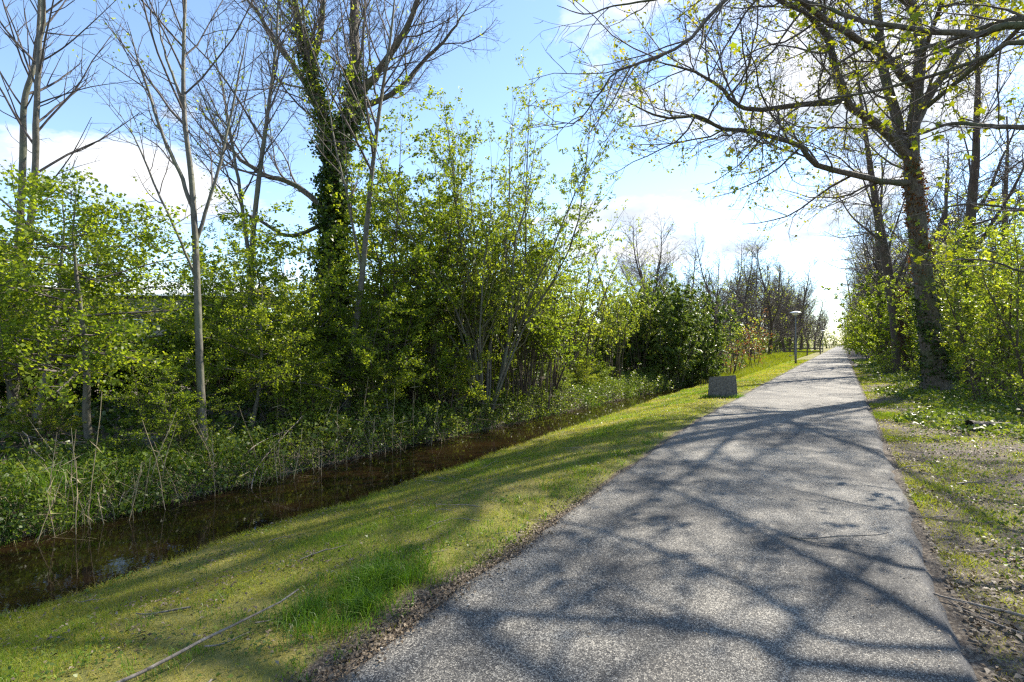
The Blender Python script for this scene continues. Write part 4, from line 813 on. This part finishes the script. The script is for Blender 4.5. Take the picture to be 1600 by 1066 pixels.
o = obj('lawn_grass', mk_mesh('lawn_grass', V, [Fq, Ft], rnd=rv), M['grass'], kind='stuff'); tag(o, 'short mossy lawn grass between the path and the ditch', 'grass')
# lush tuft
n = 6500; a = rg.uniform(0, 1, n)
cx = np.stack([np.interp(a, [0, .3, .6, 1], [500, 530, 580, 640]), np.interp(a, [0, .3, .6, 1], [985, 955, 925, 890])], 1)
Zc = 1.56 * F / (cx[:, 1] - HOR); xx = (cx[:, 0] - 800) / F * Zc + rg.normal(0, .12, n); yy = Zc + rg.normal(0, .10, n); t, s = to_ts(xx, yy); k_ = s > path_l(t) + .1; t, s = t[k_], s[k_]
cl = .5 + .5 * np.clip(wav(t, s, 9) + .3 * wav(t, s, 21), -1, 1); k_ = rg.uniform(size=len(t)) < cl + .15; t, s, cl = t[k_], s[k_], cl[k_]
V, Fq, Ft, rv = blades(t, s, rg.uniform(.04, .11, len(t)) + .13 * cl * rg.uniform(.3, 1, len(t)), np.full(len(t), .004), rg, .55)
o = obj('lush_grass', mk_mesh('lush_grass', V, [Fq, Ft], rnd=rv), M['lush'], kind='stuff'); tag(o, 'lush bright green grass tuft at the crumbling edge of the path', 'grass')
n = 16000; t = .7 + 8 * rg.uniform(size=n) ** 1.5; s = path_l(t) + .1 + np.abs(rg.normal(0, .9, n)); cl = wav(t, s, 7) + .5 * wav(t, s, 17); k_ = (cl > .3) & (s < water_n(t) - .2); t, s = t[k_], s[k_]
t = np.concatenate([t, BLK[0]]); s = np.concatenate([s, BLK[1]])
V, Fq, Ft, rv = blades(t, s, rg.uniform(.03, .09, len(t)) * (1 + .7 * (t > 12)), .0038 + .0004 * t, rg, .6); o = obj('grass_tufts', mk_mesh('grass_tufts', V, [Fq, Ft], rnd=rv), M['lush'], kind='stuff'); tag(o, 'scattered longer grass tufts on the lawn around the lush patch', 'grass')
n = 22000; u = rg.uniform(size=n); t = .4 + 1.6 * (np.exp(u * math.log(1 + 26 / 1.6)) - 1); s = path_l(t) + .1 + rg.uniform(size=n) * (water_n(t) - path_l(t) - .2); cl = wav(t, s, 5) + .6 * wav(t, s, 13); k_ = cl > rg.uniform(-.2, 1.2, n); t, s = t[k_], s[k_]
c = np.stack([t * DT[0] + s * DS[0], t * DT[1] + s * DS[1], gz(t, s) + rg.uniform(.012, .03, len(t))], 1); V, Fq, rv = leafquads(c, .022 * (1 + .04 * t), .8, rg, up=1., fold=.2); o = obj('lawn_weeds', mk_mesh('lawn_weeds', V, [Fq], rnd=rv), M['under'], kind='stuff'); tag(o, 'small broad leaved weeds and clover in the lawn', 'weeds')
n = 15000; u = rg.uniform(size=n); t = .4 + 1.6 * (np.exp(u * math.log(1 + 26 / 1.6)) - 1); s = path_l(t) + .05 + rg.uniform(size=n) * (water_n(t) - path_l(t) - .1); cl = wav(t + 30, s, 4) + .6 * wav(t, s + 20, 11); k_ = cl > rg.uniform(-.4, 1.2, n); t, s = t[k_], s[k_]
c = np.stack([t * DT[0] + s * DS[0], t * DT[1] + s * DS[1], gz(t, s) + rg.uniform(.012, .035, len(t))], 1); V, Fq, rv = leafquads(c, .026 * (1 + .03 * t), .5, rg, up=.9, fold=.3); o = obj('lawn_litter', mk_mesh('lawn_litter', V, [Fq], rnd=rv), M['litter'], kind='stuff'); tag(o, 'bits of dead leaf and straw scattered over the lawn', 'leaf litter')
# right verge grass and litter
n = 230000; u = rg.uniform(size=n); t = 2.6 + 2 * (np.exp(u * math.log(1 + 40 / 2)) - 1); s = -.6 - rg.uniform(size=n) ** 1.5 * 4.5
pn = wav(t, s, 1.9) * .6 + wav(t, s + 7, 6) * .4; k_ = pn > rg.uniform(-.75, .5, n); t, s, pn = t[k_], s[k_], pn[k_]
dist = np.hypot(t, s); V, Fq, Ft, rv = blades(t, s, rg.uniform(.02, .045, len(t)) * (1 + 1.5 * np.clip(pn, 0, 1)), np.maximum(.004, .0011 * dist), rg, .7, rv=.45 + .4 * pn + rg.normal(0, .2, len(t)), simple=True)
o = obj('verge_grass', mk_mesh('verge_grass', V, [Fq, Ft], rnd=rv), M['grass'], kind='stuff'); tag(o, 'patchy mossy grass on the right verge', 'grass')
n = 36000; u = rg.uniform(size=n); t = 2.4 + 2.2 * (np.exp(u * math.log(1 + 34 / 2.2)) - 1); s = -.56 - rg.uniform(size=n) ** 1.3 * 7; k_ = wav(t, s, 3) + .6 * wav(t, s, 9) > rg.uniform(-1.1, .9, n); t, s = t[k_], s[k_]; n = len(t)
c = np.stack([t * DT[0] + s * DS[0], t * DT[1] + s * DS[1], gz(t, s) + rg.uniform(.004, .03, n)], 1)
V, Fq, rv = leafquads(c, .036, .6, rg, up=1.0, fold=.3); o = obj('leaf_litter', mk_mesh('leaf_litter', V, [Fq], rnd=rv), M['litter'], kind='stuff'); tag(o, 'brown dead leaves strewn over the right verge', 'leaf litter')
# crumbs and pods at the left edge of the path
n = 4200; t = np.abs(rg.normal(1.9, 1.3, n)) + .9; s = path_l(t) + rg.normal(.05, .075, n)
c = np.stack([t * DT[0] + s * DS[0], t * DT[1] + s * DS[1], np.where(s < path_l(t), .012, gz(t, s) + .008)], 1)
V, Fq, rv = leafquads(c, .018, .8, rg, up=.6, fold=.5); o = obj('debris', mk_mesh('debris', V, [Fq], rnd=rv * .8), M['litter'], kind='stuff'); tag(o, 'brown crumbs and seed husks along the left rim of the path', 'debris')
n = 900; t = 2.4 + 16 * rg.uniform(size=n) ** 1.6; e_ = rg.uniform(size=n) ** 2.2 * .5; s = np.where(rg.uniform(size=n) < .6, path_r(t) + .03 + e_ * 2.4, path_l(t) - .03 - e_ * 2.4)
c = np.stack([t * DT[0] + s * DS[0], t * DT[1] + s * DS[1], np.full(n, .02)], 1); V, Fq, rv = leafquads(c, .017, .5, rg, up=1.4, fold=.3); o = obj('path_litter', mk_mesh('path_litter', V, [Fq], rnd=rv * .7), M['litter'], kind='stuff'); tag(o, 'tiny bits of bark and leaf scattered on the asphalt', 'leaf litter')
# loose pebbles
pm = lathe([(.004, 0), (.014, .004), (.017, .012), (.011, .02), (.003, .023)], 7); pme = bpy.data.meshes.new('pebble'); pm.to_mesh(pme); pm.free(); pme.materials.append(M['cone'])
for k in range(14):
    t = rg.uniform(1.2, 4); s = path_l(t) + rg.uniform(-.25, .12); o = obj('pebble', pme, None); x, y, _ = TS(t, s); o.location = (x, y, .008 if s < path_l(t) else float(gz(t, s))); o.rotation_euler = (0, 0, rg.uniform(0, 6)); o.scale = (rg.uniform(.25, .6), rg.uniform(.3, .7), rg.uniform(.2, .45))
    tag(o, 'small loose pebble at the crumbling left edge of the path', 'pebble', 'pebbles at the path edge')
# undergrowth on the far bank: mixed leaves over stems
def undergrowth(name, n, tr, sr, zr, size, label, m='under', pw=1.8, seed=1, dens=None, zbias=1.):
    rng = np.random.default_rng(seed); u = rng.uniform(size=n); t = tr[0] + (tr[1] - tr[0]) * u ** pw; lo, hi = sr(t); s = lo + (hi - lo) * rng.uniform(size=n)
    pn = wav(t, s, 2.6) * .5 + wav(t, s + 4, 6.5) * .5
    hmax = zr * np.clip(.45 + .6 * pn, .12, 1.3); z = gz(t, s) + .02 + hmax * rng.uniform(size=n) ** zbias
    lowm = z < WATER_Z + .05; z = np.where(lowm, WATER_Z + .04 + .45 * np.clip(.5 + pn, .05, 1) * rng.uniform(.1, 1, n), z); kk = ~lowm | (rng.uniform(size=n) < .5 * (pn > -.1)); t, s, z, n = t[kk], s[kk], z[kk], int(kk.sum())
    c = np.stack([t * DT[0] + s * DS[0], t * DT[1] + s * DS[1], z], 1)
    d = np.hypot(c[:, 0], c[:, 1]); l = size * (1 + .02 * d)
    V, Fq, rv = leafquads(c, l, .75, rng, up=.35, rnd=np.clip(.5 + .35 * wav(t, s, 3.7) + rng.normal(0, .25, n), 0, 1))
    o = obj(name, mk_mesh(name, V, [Fq], rnd=rv), M[m], kind='stuff'); return tag(o, label, 'undergrowth')
undergrowth('bank_undergrowth', 120000, (-1, 46), lambda t: (water_f(t) - .1, water_f(t) + 1.5), .68, .042, 'low leafy undergrowth overhanging the far edge of the ditch', seed=3)
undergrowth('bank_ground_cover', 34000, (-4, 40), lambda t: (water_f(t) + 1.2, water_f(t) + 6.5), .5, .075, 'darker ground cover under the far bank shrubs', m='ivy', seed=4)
undergrowth('verge_ground_cover', 52000, (8, 55), lambda t: (np.full_like(t, -9.), -1.25 - .5 * np.sin(t * .9) - 2.2 * sst(13, 8, t)), .26, .065, 'green ground cover on the wood floor right of the path', seed=6)
undergrowth('verge_weeds', 9000, (4.5, 22), lambda t: (np.full_like(t, -4.5), np.full_like(t, -.9)), .12, .03, 'scattered small weeds on the right verge', seed=9, m='under')
# tall grass of the far bank
n = 34000; u = rg.uniform(size=n); t = -1.5 + 40 * u ** 2.1; s = water_f(t) - .12 + np.abs(rg.normal(0, .8, n)); pn = wav(t, s, 1.3); k_ = (pn > rg.uniform(-.5, .9, n)) | ((t < 3.2) & (rg.uniform(size=n) < .8)); t, s = t[k_], s[k_]
V, Fq, Ft, rv = blades(t, s, rg.uniform(.15, .5, len(t)), .006 + .0004 * np.abs(t), rg, .5); o = obj('bank_grass', mk_mesh('bank_grass', V, [Fq, Ft], rnd=rv), M['lush'], kind='stuff'); tag(o, 'long fresh grass on the far bank of the ditch', 'grass')
n = 7000; u = rg.uniform(size=n); t = -1.5 + 40 * u ** 1.8; s = water_f(t) - .2 + np.abs(rg.normal(0, .45, n))
V, Fq, Ft, rv = blades(t, s, rg.uniform(.15, .6, n), .005 + .0003 * np.abs(t), rg, .8); o = obj('dry_bank_grass', mk_mesh('dry_bank_grass', V, [Fq, Ft], rnd=rv), M['dry'], kind='stuff'); tag(o, 'dry bleached grass hanging over the far edge of the ditch', 'grass')
# bright meadow strip beyond the block
n = 42000; t = 27 + 120 * rg.uniform(size=n) ** 1.8; s = rg.uniform(4.3, 8.4, n)
V, Fq, Ft, rv = blades(t, s, rg.uniform(.2, .6, n) * (.6 + .5 * (s > 5.2)), .0009 * t, rg, .45, simple=True); o = obj('meadow_grass', mk_mesh('meadow_grass', V, [Fq, Ft], rnd=rv), M['meadow'], kind='stuff'); tag(o, 'tall yellow green grass filling the ditch beyond the concrete block', 'grass')
brm = shrub('bramble', TS(6, 7.6, gz(6., 7.6)), 111, 'low bramble leaning over the far edge of the ditch', 'bramble', h=1.0, stems=8, spread=.9, r0=.008, layered=False, per=9, ll=.06, lw=.7, leafmat='under', twig='gtwig', d1=5, l1=.5, d2=7, l2=.25, lo=.1, base_r=.15, up0=-.06, ang=50, group='brambles overhanging the ditch', lean=(.25, -.2))
for k in range(24):
    t = 4.5 + 1.15 * k + rg.uniform(-.4, .4); s = float(water_f(np.array(t))) + rg.uniform(.15, .7); dup(brm, TS(t, s, float(gz(np.array(t), np.array(s))) - .02), rg.normal(0, .6), rg.uniform(.65, 1.2))
# dry reed stalks, one by one
def reed_mesh(i):
    rng = np.random.default_rng(300 + i); P, r = grow(np.array([[0, 0, -.15]]), norm(np.array([[rng.normal(0, .04), rng.normal(0, .04), 1.]])), np.array([1.15 + .25 * i]), np.array([.0058]), 7, .05, 0, rng, .5)
    V1, F1 = tubes(P, r, 5); c, tt_ = twig_points(P, 5, rng, lo=.3, spread=.0); V2, F2, _ = leafquads(c, .22, .05, rng, up=0, axis=tt_ * .8)
    V, Fs = join([(V1, F1), (V2, F2)]); me = mk_mesh('reed', V, Fs, rnd=rng.uniform(0, 1, len(V))); me.materials.append(M['dry']); return me
rm = [reed_mesh(i) for i in range(4)]
for k in range(110):
    t = -.8 + 9.5 * rg.uniform() ** 1.3; s = float(water_f(np.array(t))) + rg.normal(-.02, .16) + (rg.uniform(0, 1.6) if rg.uniform() < .35 else 0); x, y, _ = TS(t, s)
    o = obj('reed_stalk', rm[int(rg.integers(0, 4))], None); o.location = (x, y, max(float(gz(np.array(t), np.array(s))), -.75)); o.rotation_euler = (rg.normal(0, .06), rg.normal(0, .06), rg.uniform(0, 6.28)); o.scale = (1, 1, rg.uniform(.25, .9))
    tag(o, 'dry pale reed stalk standing at the far edge of the ditch', 'reed', 'dry reed stalks along the ditch')
# dead brush heaped on the far bank
bm_ = [stickmesh('brush', 60 + i, L, .009, 9, .13, 4, 4) for i, L in enumerate((1.5, 1.1, 1.9))]
for m_ in bm_: m_.materials.append(M['stick'])
for k in range(46):
    t = rg.uniform(1, 16); s = float(water_f(np.array(t))) + rg.uniform(.2, 3.2); x, y, _ = TS(t, s); o = obj('dead_branch', bm_[k % 3], None); o.location = (x, y, float(gz(np.array(t), np.array(s))) + rg.uniform(.05, .25)); o.rotation_euler = (rg.normal(0, .2), rg.normal(0, .45), rg.uniform(0, 6.28))
    tag(o, 'dead branch lying in the undergrowth of the far bank', 'branch', 'dead branches on the far bank')
